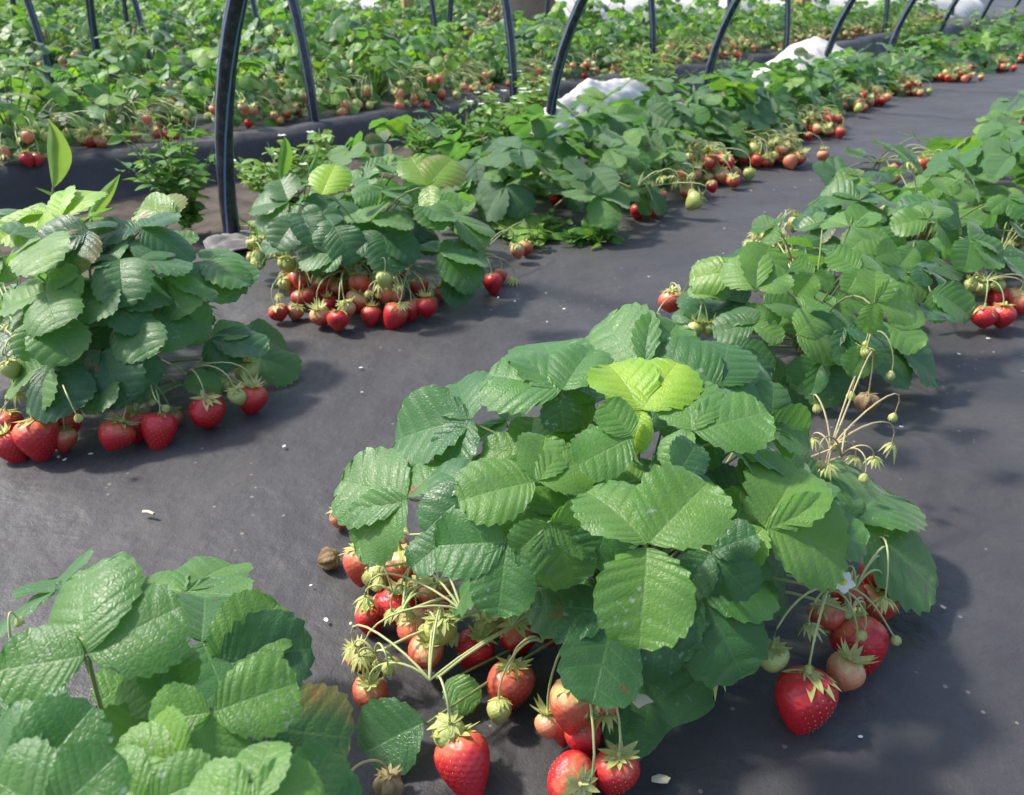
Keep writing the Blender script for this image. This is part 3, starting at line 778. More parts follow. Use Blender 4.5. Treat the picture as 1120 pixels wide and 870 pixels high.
truss(pl, c, r, (425, 300, .05), bl([('ripe', 548, 714, 11, 0), ('ripe', 630, 712, 13, 0), ('ripe', 692, 694, 11, 0), ('ripe', 748, 688, 13, 0), ('pale', 800, 632, 8, 0), ('faded', 590, 565, 10, .05), ('flower', 690, 492, 8, .08), ('bud', 683, 545, 6, .06), ('bud', 770, 640, 5, .02), ('faded', 640, 620, 9, .03)], c2), .03)
truss(pl, c, r, (520, 285, .04), bl([('ripe', 985, 596, 11, 0), ('orange', 1010, 570, 8, 0), ('faded', 1060, 575, 9, .01), ('orange', 1100, 470, 9, 0), ('pale', 1075, 480, 8, .01)], c2), .03)

for nx, ny, nz in ((290, 285, .05), (300, 262, .08), (330, 300, .05), (410, 308, .05), (430, 318, .05)):
    tangle(pl, c, r, (nx, ny, nz), 8, (30, 16), rp=(6, 9), zr=(.02, .07))
for nx, ny, nn, sx, sy in ((385, 318, 9, 55, 10), (340, 325, 6, 40, 12), (440, 335, 6, 35, 6)):
    tangle(pl, c, r, (nx, ny - 15, .05), nn, (sx, sy), kinds=('orange', 'orange', 'orange', 'pale'), rp=(9, 12), zr=(.0, .025))
# --- second and third plant of the right row
def c3(x, y): return (700 + x / 2.667, 170 + y / 2.667)
B2L = [
 ((826, 317), [(806, 276), (862, 297), (842, 268)], dict(n=(0, .35), y=.15, z=.19)),
 ((834, 332), [(878, 329), (855, 350)], dict(n=(.1, .4))),
 ((826, 355), [(780, 361), (800, 330), (855, 370)], dict(n=(-.1, .5), y=.1)),
 ((872, 366), [(925, 369), (903, 335), (900, 385)], dict(n=(.1, .6), y=.1)),
 ((955, 332), [(962, 292), (1008, 331), (954, 352)], dict(n=(.1, .5), y=.3, z=.19)),
 ((940, 296), [(908, 274), (965, 285), (930, 315)], dict(n=(0, .3), y=.15, z=.19)),
 ((977, 374), [(1028, 412), (1000, 365), (975, 420)], dict(n=(.4, .35), L=(.04, .08), z=.07)),
 ((805, 298), [(755, 297), (790, 285)], dict(n=(-.2, .3), y=.5)),
 ((758, 352), [(775, 313), (740, 335)], dict(n=(-.2, .5))),
 ((722, 385), [(700, 360), (760, 368)], dict(n=(-.2, .2))),
 ((900, 390), [(870, 425), (935, 430), (910, 445)], dict(n=(0, .7), z=.07)),
 ((890, 300), [(870, 285), (915, 310), (875, 320)], dict(n=(0, .3))),
 ((800, 385), [(850, 395), (840, 420)], dict(n=(0, .6), z=.08)),
 ((945, 380), [(930, 410), (960, 400)], dict(n=(.2, .7))),
 ((780, 325), [(760, 305), (800, 315)], dict(n=(-.2, .4), y=.2)),
]
pl, c, dm, r = near_plant('strawberry_plant', 'low strawberry plant directly behind the biggest one, with few berries', (880, 385), .23, .205, B2L, 15, fill=16, fillL=(.045, .06))
truss(pl, c, r, (745, 325, .07), bl([('orange', 95, 432, 13, .03), ('orange', 112, 440, 9, .02), ('bud', 40, 490, 9, .06), ('green', 160, 512, 8, .06), ('green', 200, 510, 7, .06), ('faded', 180, 360, 9, .1)], c3), .02)
truss(pl, c, r, (955, 365, .10), bl([('bud', 735, 628, 9, .07), ('green', 658, 580, 6, .08), ('bud', 660, 540, 6, .1)], c3), .03)
truss(pl, c, r, (850, 265, .08), bl([('faded', 340, 225, 9, .06), ('faded', 380, 250, 8, .06), ('pale', 360, 270, 7, .03), ('green', 420, 265, 7, .03), ('faded', 330, 250, 8, .05), ('pale', 440, 300, 7, .05), ('green', 395, 240, 6, .06), ('faded', 470, 320, 8, .08)], c3), .02)

for nx, ny, nz in ((840, 262, .07), (862, 275, .06), (850, 250, .06)):
    tangle(pl, c, r, (nx, ny, nz), 7, (30, 14), rp=(6, 8), zr=(.03, .08))
B3L = [
 ((940, 220), [(893, 205), (978, 206), (925, 198)], dict(n=(0, .2), y=.1)),
 ((910, 246), [(858, 226), (890, 262), (890, 218)], dict(n=(-.3, .3))),
 ((1015, 240), [(978, 242), (1030, 216), (1000, 225)], dict(n=(0, .3), y=.25, z=.19)),
 ((1040, 215), [(1030, 190), (1062, 205)], dict(n=(0, .4), y=.3)),
 ((1024, 243), [(1092, 231), (1050, 270), (1060, 222)], dict(n=(.2, .4))),
 ((1060, 262), [(1112, 292), (1100, 255), (1060, 292)], dict(n=(.3, .4))),
 ((981, 298), [(1018, 318), (985, 322)], dict(n=(.1, .6))),
 ((1019, 298), [(1068, 274), (1050, 310)], dict(n=(.2, .4))),
 ((1019, 318), [(1068, 341), (1040, 345)], dict(n=(.3, .5), z=.06)),
 ((900, 262), [(872, 275), (930, 270), (900, 290)], dict(n=(-.1, .5))),
 ((960, 250), [(930, 270), (990, 275), (950, 285)], dict(n=(0, .5))),
 ((935, 240), [(960, 222), (915, 232)], dict(n=(0, .2))),
 ((1000, 270), [(985, 290), (1020, 285)], dict(n=(0, .6))),
]
pl, c, dm, r = near_plant('strawberry_plant', 'wide strawberry plant beside the red berries at the photo\'s right edge', (995, 290), .27, .205, B3L, 16, fill=20, fillL=(.05, .065))
truss(pl, c, r, (1078, 308, .06), bl([('ripe', 1000, 480, 14, 0), ('ripe', 1055, 475, 14, 0), ('ripe', 1045, 420, 12, 0), ('orange', 1090, 425, 12, 0), ('green', 1000, 392, 8, .02), ('green', 960, 385, 7, .03), ('bud', 945, 410, 8, .03), ('green', 1045, 385, 7, .03), ('orange', 1110, 440, 11, 0), ('faded', 975, 360, 8, .06)], c3), .02)
truss(pl, c, r, (1090, 285, .06), bl([('orange', 1085, 300, 8, 0), ('pale', 1100, 270, 8, .02), ('faded', 1080, 250, 9, .05), ('faded', 1105, 235, 9, .05), ('ripe', 1112, 310, 9, 0)], c3), .02)

# ================================================================== ROW PLANTS FURTHER ON
def far_leaf_lib():
    out = []; r = np.random.default_rng(77)
    for k in range(10):
        acc = Acc(); J = np.zeros(3); n = UP
        y = [0, 0, 0, .1, 0, 0, .5, 0, .2, 0][k]; rn = r.uniform(0, 1)
        for a, L in ((0, 1), (r.uniform(1.15, 1.5), .93), (-r.uniform(1.15, 1.5), .93)):
            d = np.array([math.sin(a), math.cos(a), r.uniform(-.15, .1)])
            place_leaflet(acc, d * .05, d * L, nrm(UP + r.normal(0, .14, 3)), RES_MID, r, rn, y, 1, r.uniform(-.15, .15))
        out.append(acc.mesh('leaf', [M['leaf']]))
    return out
FLEAF = far_leaf_lib()
def orient(n, h):
    n = nrm(n); y = nrm(h - (h @ n) * n); x = np.cross(y, n); return x, y, n
def set_m(o, p, x, y, z, s):
    o.matrix_local = Matrix(((x[0] * s, y[0] * s, z[0] * s, p[0]), (x[1] * s, y[1] * s, z[1] * s, p[1]), (x[2] * s, y[2] * s, z[2] * s, p[2]), (0, 0, 0, 1)))
def dome_leaf_frames(r, n, R, Hg, L=(.05, .07), squash=1.0):
    out = []
    for k in range(n):
        lay = 1.0 if k < n * .68 else .55
        kk = k if lay == 1 else k - int(n * .68); nn = n * .68 if lay == 1 else n * .32
        q = math.sqrt((kk + .5) / nn) ; a = kk * 2.39996 + r.uniform(-.4, .4)
        h = np.array([math.cos(a), math.sin(a), 0]); p = h * q * R * r.uniform(.88, 1.05)
        p[2] = max(.02, Hg * (1 - .72 * q ** 2.2) * lay * r.uniform(.82, 1.12))
        nv = nrm(UP + h * (.15 + .75 * q * q) + r.normal(0, .28, 3))
        out.append((p, orient(nv, h + r.normal(0, .35, 3)), r.uniform(*L)))
    return out
def row_proto(seed, nleaf=24, nber=14, R=.19, Hg=.19, aisle=-1.6):
    """A strawberry plant with separate leaves and berries; its fruit lies on the side the angle AISLE points to."""
    r = np.random.default_rng(seed); root = empty('strawberry_plant', (0, 0, 0))
    for p, (x, y, z), L in dome_leaf_frames(r, nleaf, R, Hg):
        o = link('leaf', FLEAF[r.integers(len(FLEAF))], root); set_m(o, p, x, y, z, L)
    ncl = 2 if nber > 8 else 1
    for cl in range(ncl):
        st = Acc()
        a0 = aisle + r.uniform(-.65, .65); q0 = R * r.uniform(.95, 1.08)
        c0 = np.array([math.cos(a0), math.sin(a0), 0]) * q0; nd = c0 * .7 + UP * .05
        tube(st, bez((0, 0, .01), nd * .5 + UP * .07, nd, n=6), .002, .0016, 4)
        for k in range(nber // ncl):
            rad = r.uniform(.0125, .0185); g = r.normal(0, .030, 2); p = c0 + np.array([g[0] * 1.3, g[1], 0]); p[2] = rad + (max(0, .062 - 1.0 * np.linalg.norm(g)) * r.uniform(.5, 1) if k % 2 else 0)
            kind = r.choice(['ripe', 'orange', 'pale', 'green', 'orange', 'orange', 'pale'])
            up = nrm(UP + r.normal(0, .35, 3)); lib_ = BLOW[kind]
            o = put('strawberry', lib_[0], root, p + up * rad * .95, up, rad, r)
            cx = link('calyx', CALYX[r.integers(4)], o); cx.scale = (1.1,) * 3; cx.location = (0, 0, .06)
            tube(st, stalk_pts(nd, p + up * rad, up, r, .02), .0012, .001, 4)
        for k in range(8):
            p = c0 * r.uniform(.7, 1.05) + np.array([r.normal(0, .03), r.normal(0, .03), r.uniform(.03, .08)])
            put('faded_flower', DROOP[r.integers(2)], root, p, UP + r.normal(0, .4, 3), .012, r)
            tube(st, stalk_pts(nd, p, UP, r, .02), .0012, .001, 4)
        link('fruit_stalk', st.mesh('fruit_stalk', [M['stalk']]), root)
    return root
def copy_tree(o, parent=None):
    c = o.copy(); COL.objects.link(c)
    if parent is not None: c.parent = parent
    for ch in list(o.children): copy_tree(ch, c)
    return c
a_to_cam = math.atan2(-1, .25)
protosA = [row_proto(100 + k, 26 + 2 * k, 30, R=.21, Hg=.185, aisle=-1.0) for k in range(4)]
protosB = [row_proto(140 + k, 27, 10, R=.21, Hg=.19, aisle=2.6) for k in range(3)]
used = set()
def past_end(p): return p[0] > -.3 and p[1] > 6.5 + .28 * p[0]
def put_proto(pr, p, yaw, sc_, label, group=None):
    if pr not in used: used.add(pr); o = pr
    else: o = copy_tree(pr)
    o.location = Vector(p); o.rotation_euler = (0, 0, yaw); o.scale = (sc_,) * 3
    tag(o, label, 'strawberry plant', group); return o
ORD = 'first second third fourth fifth sixth seventh eighth ninth tenth eleventh twelfth thirteenth fourteenth fifteenth sixteenth seventeenth eighteenth nineteenth twentieth'.split()
gA = 'strawberry plants of the row beside the near hoops'
protoN = [row_proto(180, 28, 4, R=.21, Hg=.185, aisle=-1.0), row_proto(187, 26, 3, R=.2, Hg=.17, aisle=-1.2)]
pxA = [(606, 232, 1.15), (697, 182, 1.15), (775, 167, 1.1), (830, 138, 1.05), (893, 112, 1.0), (950, 98, .95), (1003, 85, .95), (1045, 75, .95), (1085, 65, 1.0)]
for k, (px, py, s) in enumerate(pxA):
    p = at(px, py)
    lab = ['strawberry plant with a splayed flat leaf, just behind the cluster of reddish berries',
           'strawberry plant right of the white fleece strip, a heap of red berries at its foot',
           'strawberry plant with yellowish fruit stalks just past the heap of red berries'][k] if k < 3 else \
          '%s strawberry plant along the row beside the near pipe hoops, counted from the camera' % ORD[k + 2]
    put_proto(protoN[0] if k == 0 else protosA[k % 4], p, [.2, -.1, .3, -.2, .1, -.3, .2, 0, .2][k], s, lab, gA)
put_proto(protoN[1], at(655, 208), .5, 1.1, 'strawberry plant between the splayed leaf one and the one with the heap of red berries', gA)
put_proto(protoN[0], at(540, 232), .9, .9, 'strawberry plant tucked behind the right end of the reddish berry cluster', gA)
for k, (px, py) in enumerate([(738, 172), (803, 149), (862, 122), (920, 104)]):
    put_proto(protoN[k % 2], at(px, py), .6 - .4 * k, .95, '%s of the smaller strawberry plants filling gaps in the row by the near hoops' % ORD[k], gA)
tl, sl = to_ts(at(1085, 65))
for k in range(9):
    p = ts(tl + .55 * (k + 1), sl - .02 * k + rng.normal(0, .03))
    put_proto(protosA[(k + 1) % 4], p, rng.uniform(-.4, .4), 1.1, '%s strawberry plant along the row beside the near pipe hoops, counted from the camera' % ORD[k + 11], gA)
# plant behind the second one, next to the soil path
put_proto(protosB[0], at(440, 212), 1.2, .85, 'strawberry plant with folded upright leaves between the path and the berry cluster plant', None)
gB = 'strawberry plants of the right row'
pxB = [(1125, 262, 1.1), (1118, 212, 1.1), (1162, 178, 1.15), (1205, 150, 1.15), (1240, 124, 1.15)]
for k, (px, py, s) in enumerate(pxB):
    lab = ['strawberry plant at the right edge above the bright red berries', 'strawberry plant beside the small bare patch of the aisle',
           'strawberry plant cut by the right edge, just past the bare patch of the aisle', 'strawberry plant at the right edge where the aisle narrows', 'farthest strawberry plant seen at the right edge'][k]
    put_proto(protosB[k % 3], at(px, py), [.2, -.3, .1, .4, 0][k], s, lab, gB)

# sprawling runner plantlet in the aisle
r = np.random.default_rng(55)
rp = empty('strawberry_runner_plant', at(960, 178)); tag(rp, 'small flat young strawberry plant lying in the aisle', 'young plant')
for k, (px, py, L, a) in enumerate([(915, 190, .06, 2.8), (945, 172, .06, 2.0), (975, 165, .065, .8), (1000, 150, .06, .9), (960, 188, .05, -1.2), (1000, 180, .055, 0.1), (1015, 168, .06, .4)]):
    p = at(px, py, .04) - at(960, 178); h = np.array([math.cos(a), math.sin(a), 0])
    x, y, z = orient(UP + r.normal(0, .2, 3), h); o = link('leaf', FLEAF[k], rp); set_m(o, p, x, y, z, L)
st = Acc()
for px, py in [(915, 190), (945, 172), (975, 165), (1000, 150), (1000, 180), (1015, 168)]:
    p = at(px, py, .04) - at(960, 178); tube(st, bez((0, 0, 0), p * .5 + UP * .02, p, n=6), .002, .0015, 5)
link('runner', st.mesh('runner', [M['petiole']]), rp)

# ------------------------------------------------------------------ far beds
def far_proto(seed, nleaf=30, nfruit=26, R=.21, Hg=.20, res=RES_LO, side=-1.9):
    r = np.random.default_rng(seed); acc = Acc()
    for p, (x, y, z), L in dome_leaf_frames(r, nleaf, R, Hg, (.036, .054)):
        rn = r.uniform(.25, 1); yg = max(0, r.uniform(-.25, .55))
        n0 = acc.n; tube(acc, bez((0, 0, 0), p * .5 + UP * .03, p, n=4), .002, .0015, 3, 0)
        acc.at.setdefault('rnd', []).append(np.full(acc.n - n0, .9)); acc.at.setdefault('yng', []).append(np.full(acc.n - n0, .2))
        for a, l in ((0, 1), (1.3, .93), (-1.3, .93)):
            d = x * math.sin(a) + y * math.cos(a) + z * r.uniform(-.15, .1)
            place_leaflet(acc, p + d * .05 * L, p + d * L * l, nrm(z + r.normal(0, .15, 3)), res, r, rn, yg)
    return acc
def fruit_specs(seed, n, R, side):
    r = np.random.default_rng(seed); out = []
    for k in range(n):
        a = side + r.normal(0, .75); q = R * r.uniform(.85, 1.12); rad = r.uniform(.010, .016)
        kd = r.choice(['ripe', 'orange', 'pale', 'green', 'pale', 'pale', 'orange', 'green', 'pale', 'green']); p = np.array([math.cos(a) * q, math.sin(a) * q, rad + (r.uniform(0, .02) if kd in ('ripe', 'orange') else r.uniform(0, .06))])
        out.append((p, rad, kd, nrm(UP + r.normal(0, .4, 3))))
    return out
def tiny_calyx(acc, p, rad, r, mi):
    for k in range(5):
        a = k * 1.2566 + r.uniform(0, 1); d = np.array([math.cos(a), math.sin(a), .35])
        s = np.array([-d[1], d[0], 0]) * .3 * rad; b = p + UP * rad * .9
        acc.add([b - s, b + s, b + d * rad * 1.3], [[0, 1, 2]], None, mi)
SIDE2 = math.atan2(-N[1], -N[0])
# front row of the raised bed: foliage part and separate berries
def bed_proto(seed):
    root = empty('strawberry_plant', (0, 0, 0)); r = np.random.default_rng(seed)
    link('foliage', far_proto(seed, 46, res=RES_MID if False else RES_LO).mesh('foliage', [M['leaf']]), root)
    st = Acc()
    for p, rad, kind, up in fruit_specs(seed + 1, 24, .22, SIDE2):
        o = put('strawberry', BLOW[kind][0], root, p + up * rad, up, rad, r)
        cx = link('calyx', CALYX[r.integers(4)], o); cx.scale = (1.2,) * 3; cx.location = (0, 0, .06)
        tube(st, stalk_pts(p * .6 + UP * .06, p + up * rad, up, r, .02), .0014, .0012, 4)
    for k in range(16):
        a = SIDE2 + r.normal(0, .7); q = .2 * r.uniform(.75, 1.15); p = np.array([math.cos(a) * q, math.sin(a) * q, r.uniform(.03, .10)])
        put('faded_flower', DROOP[r.integers(2)], root, p, UP + r.normal(0, .4, 3), r.uniform(.011, .016), r)
        tube(st, stalk_pts(p * .6 + UP * .05, p, UP, r, .02), .0014, .0012, 4)
    link('fruit_stalk', st.mesh('fruit_stalk', [M['stalk']]), root)
    return root
protosC = [bed_proto(300 + 7 * k) for k in range(5)]
gC = 'strawberry plants along the raised bed edge'
vis = 0; t = .55; k = 0
while t < 12.5:
    s = ridge_s(t) + .29 + rng.normal(0, .03); p = ts(t, s, .055)
    q = project(p + UP * .1)
    if past_end(p): t += .3; continue
    inside = q is not None and -60 < q[0] < 1180 and -40 < q[1]
    if inside:
        vis += 1
        lab = ('%s strawberry plant from the left edge in the front row on the raised bed' % ORD[vis - 1]) if vis <= 20 else \
              'far strawberry plant near the vanishing end of the front row on the raised bed'
        put_proto(protosC[k % 5], p, rng.uniform(-.35, .35), rng.uniform(.92, 1.15), lab, gC if vis <= 20 else 'far strawberry plants of the raised bed front row')
    k += 1; t += .31 + rng.uniform(-.03, .04)
# rows behind: each plant one mesh
def far_mesh(seed, nleaf=42):
    acc = far_proto(seed, nleaf, res=RES_LO); r = np.random.default_rng(seed)
    for p, rad, kind, up in fruit_specs(seed + 2, 26, .22, SIDE2):
        mi = {'ripe': 1, 'orange': 2, 'pale': 3, 'green': 4}[kind]; n8 = 7; V = []; 
        prof = [(.0, .0), (.75, -.15), (1, -.6), (.85, -1.2), (.45, -1.75), (.0, -2)]
        for pr, z in prof:
            for j in range(n8):
                V.append(p + rad * np.array([pr * math.cos(j * 6.283 / n8), pr * math.sin(j * 6.283 / n8), z + 1]))
        acc.add(V, [[i * n8 + j, (i + 1) * n8 + j, (i + 1) * n8 + (j + 1) % n8, i * n8 + (j + 1) % n8] for i in range(5) for j in range(n8)], None, mi, rnd=0, yng=0)
        for kk in range(5):
            a = kk * 1.2566 + r.uniform(0, 1); d = np.array([math.cos(a), math.sin(a), .35]); s = np.array([-d[1], d[0], 0]) * .3 * rad; b = p + UP * rad
            acc.add([b - s, b + s, b + d * rad * 1.3], [[0, 1, 2]], None, 5, rnd=0, yng=0)
    for k in range(34):
        a = SIDE2 + r.normal(0, .8); q = .21 * r.uniform(.75, 1.15); b = np.array([math.cos(a) * q, math.sin(a) * q, r.uniform(.02, .11)]); L = r.uniform(.010, .018)
        for kk in range(5):
            aa = kk * 1.2566 + r.uniform(0, 1); d = np.array([math.cos(aa), math.sin(aa), -.2]); e = np.array([-d[1], d[0], 0]) * .3 * L
            acc.add([b - e, b + e, b + d * L], [[0, 1, 2]], None, 5, rnd=0, yng=0)
    return acc.mesh('strawberry_plant', [M['leaf'], M['ripe'], M['orange'], M['pale'], M['green'], M['calyx']])
FARM = [far_mesh(500 + 5 * k) for k in range(7)]
rows = [(None, .95)] + [(s0 + o, 0) for s0 in (4.15, 6.05, 7.95, 9.85) for o in (.28, .98)]
rowname = ['in the back row of the raised bed behind the ridge'] + ['in the %s row of the beds beyond the raised bed' % o for o in ORD[:8]]
cnt = 0
for ri, (s0, off) in enumerate(rows):
    t = .6; step = .33 if ri < 5 else .38
    while t < 13:
        s = (ridge_s(t) + off if s0 is None else s0 - .03 * (t - 2)) + rng.normal(0, .04)
        p = ts(t, s, .05); q = project(p + UP * .12); dist = math.hypot(p[0], p[1])
        if q is not None and -50 < q[0] < 1170 and q[1] > -22 and dist < 12.5 and not past_end(p):
            o = link('strawberry_plant', FARM[rng.integers(7)], None, p); sc_ = rng.uniform(.82, 1.35) * (1.1 if ri > 4 else 1)
            o.rotation_euler = (0, 0, rng.uniform(-.6, .6)); o.scale = (sc_, sc_, sc_ * rng.uniform(.8, 1.25)); cnt += 1
            tag(o, 'distant leafy strawberry plant ' + rowname[ri], 'strawberry plant', 'strawberry plants ' + rowname[ri])
        t += step + rng.uniform(-.05, .05)
print('far plants', cnt, 'front', vis)

# ================================================================== HOOPS
def hoop(base, lean_dir, width, height, label, group, rad=.0215, tilt=0.0):
    """A whole arch: both feet in the ground, bending over the bed."""
    a = np.linspace(-.06, math.pi + .06, 44)
    ax = width / 2
    pts = []
    for th in a:
        pts.append(lean_dir * (ax - ax * np.sign(math.cos(th)) * abs(math.cos(th))) + UP * height * (math.sin(th) if math.sin(th) > 0 else math.sin(th) * 1.0) + D * tilt * math.sin(th))
    acc = Acc(); tube(acc, pts, rad, rad, 16)
    o = link('tunnel_hoop', acc.mesh('tunnel_hoop', [M['pipe']]), None, base); tag(o, label, 'hoop', group); return o
gH1 = 'pipe hoops over the near bed'; gH2 = 'pipe hoops over the raised bed'
h1 = [((255, 264), 'thick dark striped pipe hoop standing behind the tall plant at left, nearest of all'),
      ((600, 157), 'dark pipe hoop standing at the near end of the white fleece strip'),
      ((770, 112), 'dark pipe hoop between the white fleece strip and the fleece mound'),
      ((897, 92), 'dark pipe hoop standing in front of the white fleece mound'),
      ((968, 76), 'first dark pipe hoop past the white fleece mound'),
      ((1020, 62), 'second dark pipe hoop past the white fleece mound'),
      ((1063, 50), 'third dark pipe hoop past the white fleece mound'),
      ((1098, 40), 'fourth dark pipe hoop past the white fleece mound, beside the right edge')]
for i, ((px, py), lab) in enumerate(h1):
    b = at(px, py); hoop(b, -N, 1.9, .88, lab, gH1, rad=.0168 if i == 0 else .0158, tilt=.0)
h2 = [((345, 140), 'dark pipe hoop standing on the ridge edge behind the nearest hoop'),
      ((562, 112), 'dark pipe hoop on the ridge edge, second along the raised bed'),
      ((713, 78), 'dark pipe hoop on the ridge edge, third along the raised bed'),
      ((858, 62), 'dark pipe hoop on the ridge edge, fourth along the raised bed'),
      ((966, 40), 'dark pipe hoop on the ridge edge, fifth along the raised bed'),
      ((1040, 22), 'dark pipe hoop on the ridge edge, sixth along the raised bed')]
for i, ((px, py), lab) in enumerate(h2):
    b = at(px, py, .05); hoop(b, N, 1.30, 1.0, lab, gH2, rad=.0152)
for k, t in enumerate((-.3,)):
    pass
far_h = [(50, 60), (160, 45), (285, 36), (478, 33), (640, 22), (800, 28)]
for k, (px, py) in enumerate(far_h):
    b = at(px, py, .17); b[2] = .0
    hoop(b, N if k % 2 == 0 else N, 1.4, 1.05, 'slim dark pipe hoop among the rows beyond the raised bed, %s from the left' % ORD[k], 'pipe hoops among the rows beyond the raised bed', rad=.0145)

# ================================================================== FLEECE
def fleece(name, outline, zfun, label, n=90, seed=0, mat='fleece'):
    """Crumpled white fleece; outline: centre line px + half widths."""
    pts = [at(px, py) for px, py, w in outline]; ws = [o[2] for o in outline]; zs = zfun
    m = 44; V = []; r = np.random.default_rng(seed)
    U = np.linspace(0, 1, n)
    P = np.array([[np.interp(u, np.linspace(0, 1, len(pts)), [p[i] for p in pts]) for i in range(3)] for u in U])
    Wd = np.interp(U, np.linspace(0, 1, len(pts)), ws); Hh = np.interp(U, np.linspace(0, 1, len(zs)), zs)
    T = np.gradient(P, axis=0); T /= np.linalg.norm(T, axis=1)[:, None]; S = np.stack([-T[:, 1], T[:, 0], T[:, 0] * 0], -1)
    for i in range(n):
        for j in range(m):
            v = j / (m - 1) * 2 - 1; p = P[i] + S[i] * Wd[i] * v * (1 + .18 * hnoise(i * .2, v, 1.5, seed))
            env = max(0, 1 - abs(v) ** 1.5) * min(1, 6 * U[i] + .05, 6 * (1 - U[i]) + .05)
            z = Hh[i] * env + .010 * abs(hnoise(p[0], p[1], 16, seed)) * 2 + .022 * (1 - 2.5 * abs(hnoise(p[0], p[1], 4.5, seed + 2))) * env * min(1, Hh[i] * 8) + .012 * abs(hnoise(p[0], p[1] * 2, 30, seed)) * env + .006
            V.append((p[0], p[1], z))
    i, j = np.meshgrid(np.arange(n - 1), np.arange(m - 1), indexing='ij')
    q = np.stack([i * m + j, (i + 1) * m + j, (i + 1) * m + j + 1, i * m + j + 1], -1).reshape(-1, 4)[:, ::-1]
    o = link(name, mesh_np(name, np.array(V), q, M[mat])); so = o.modifiers.new('thick', 'SOLIDIFY'); so.thickness = .003
    tag(o, label, 'fleece'); return o
fleece('fleece_cover', [(560, 170, .05), (605, 155, .10), (655, 138, .13), (725, 116, .12)], [.03, .10, .13, .09], 'long strip of crumpled white fleece lying beside the near hoop row', seed=3)
fleece('fleece_cover', [(815, 106, .10), (850, 98, .16), (885, 88, .28), (925, 82, .2), (955, 76, .05)], [.03, .08, .155, .08, .02], 'peaked mound of bunched white fleece at the foot of a hoop', seed=8)
fleece('fleece_cover', [(225, 275, .03), (250, 272, .06), (285, 262, .05)], [.004, .012, .004], 'grey dusty fleece scrap around the foot of the nearest hoop', n=24, seed=12, mat='dust')
# covered tunnels at the far end of the field
def low_tunnel(P0, P1, w, h, label, seed):
    P0, P1 = np.array([*P0, 0.0]), np.array([*P1, 0.0]); V = []; n, m = 60, 20; ax = nrm(P1 - P0); sd = np.array([-ax[1], ax[0], 0]); Ln = np.linalg.norm(P1 - P0)
    for i in range(n):
        u = Ln * i / (n - 1)
        for j in range(m):
            a = math.pi * j / (m - 1); k = 1 + .10 * hnoise(u * 1.5, a, 2, seed) + .04 * math.cos(u * 8) + .03 * hnoise(u * 6, a * 2, 2, seed)
            p = P0 + ax * u + sd * (-w / 2 * math.cos(a) * k); p[2] = max(0, h * math.sin(a) ** .7 * k) - .03; V.append(p)
    i, j = np.meshgrid(np.arange(n - 1), np.arange(m - 1), indexing='ij')
    q = np.stack([i * m + j, (i + 1) * m + j, (i + 1) * m + j + 1, i * m + j + 1], -1).reshape(-1, 4)
    o = link('covered_tunnel', mesh_np('covered_tunnel', np.array(V), q, M['fleece'])); o.modifiers.new('thick', 'SOLIDIFY').thickness = .004
    tag(o, label, 'row cover')
low_tunnel((0.15, 7.3), (4.1, 8.9), 1.4, .34, 'long low tunnel under white fleece closing the far end of the beds', 1)
low_tunnel((-1.75, 7.75), (-1.15, 7.9), .5, .26, 'short pale covered tunnel far behind at upper centre', 2)

# wooden stakes at the far end
def stake(px, py, z, w, h, label):
    b = at(px, py, z); b[2] = -.05; acc = Acc()
    zz = [0, h * .9, h]; ww = [w, w * .96, w * .8]; V = []
    for z_, w_ in zip(zz, ww):
        for sx, sy in ((-1, -1), (1, -1), (1, 1), (-1, 1)): V.append((sx * w_ / 2, sy * w_ / 2, z_))
    acc.add(V, [[i * 4 + j, i * 4 + (j + 1) % 4, i * 4 + 4 + (j + 1) % 4, i * 4 + 4 + j] for i in range(2) for j in range(4)] + [[8, 9, 10, 11]])
    o = link('wooden_stake', acc.mesh('wooden_stake', [M['wood']], smooth=False), None, b); o.rotation_euler = (0, 0, .4); tag(o, label, 'stake')
stake(876, 14, .18, .085, .8, 'broad pale wooden stake at the far end of the beds')
stake(446, 14, .2, .07, .8, 'narrow pale wooden stake far behind at upper centre')

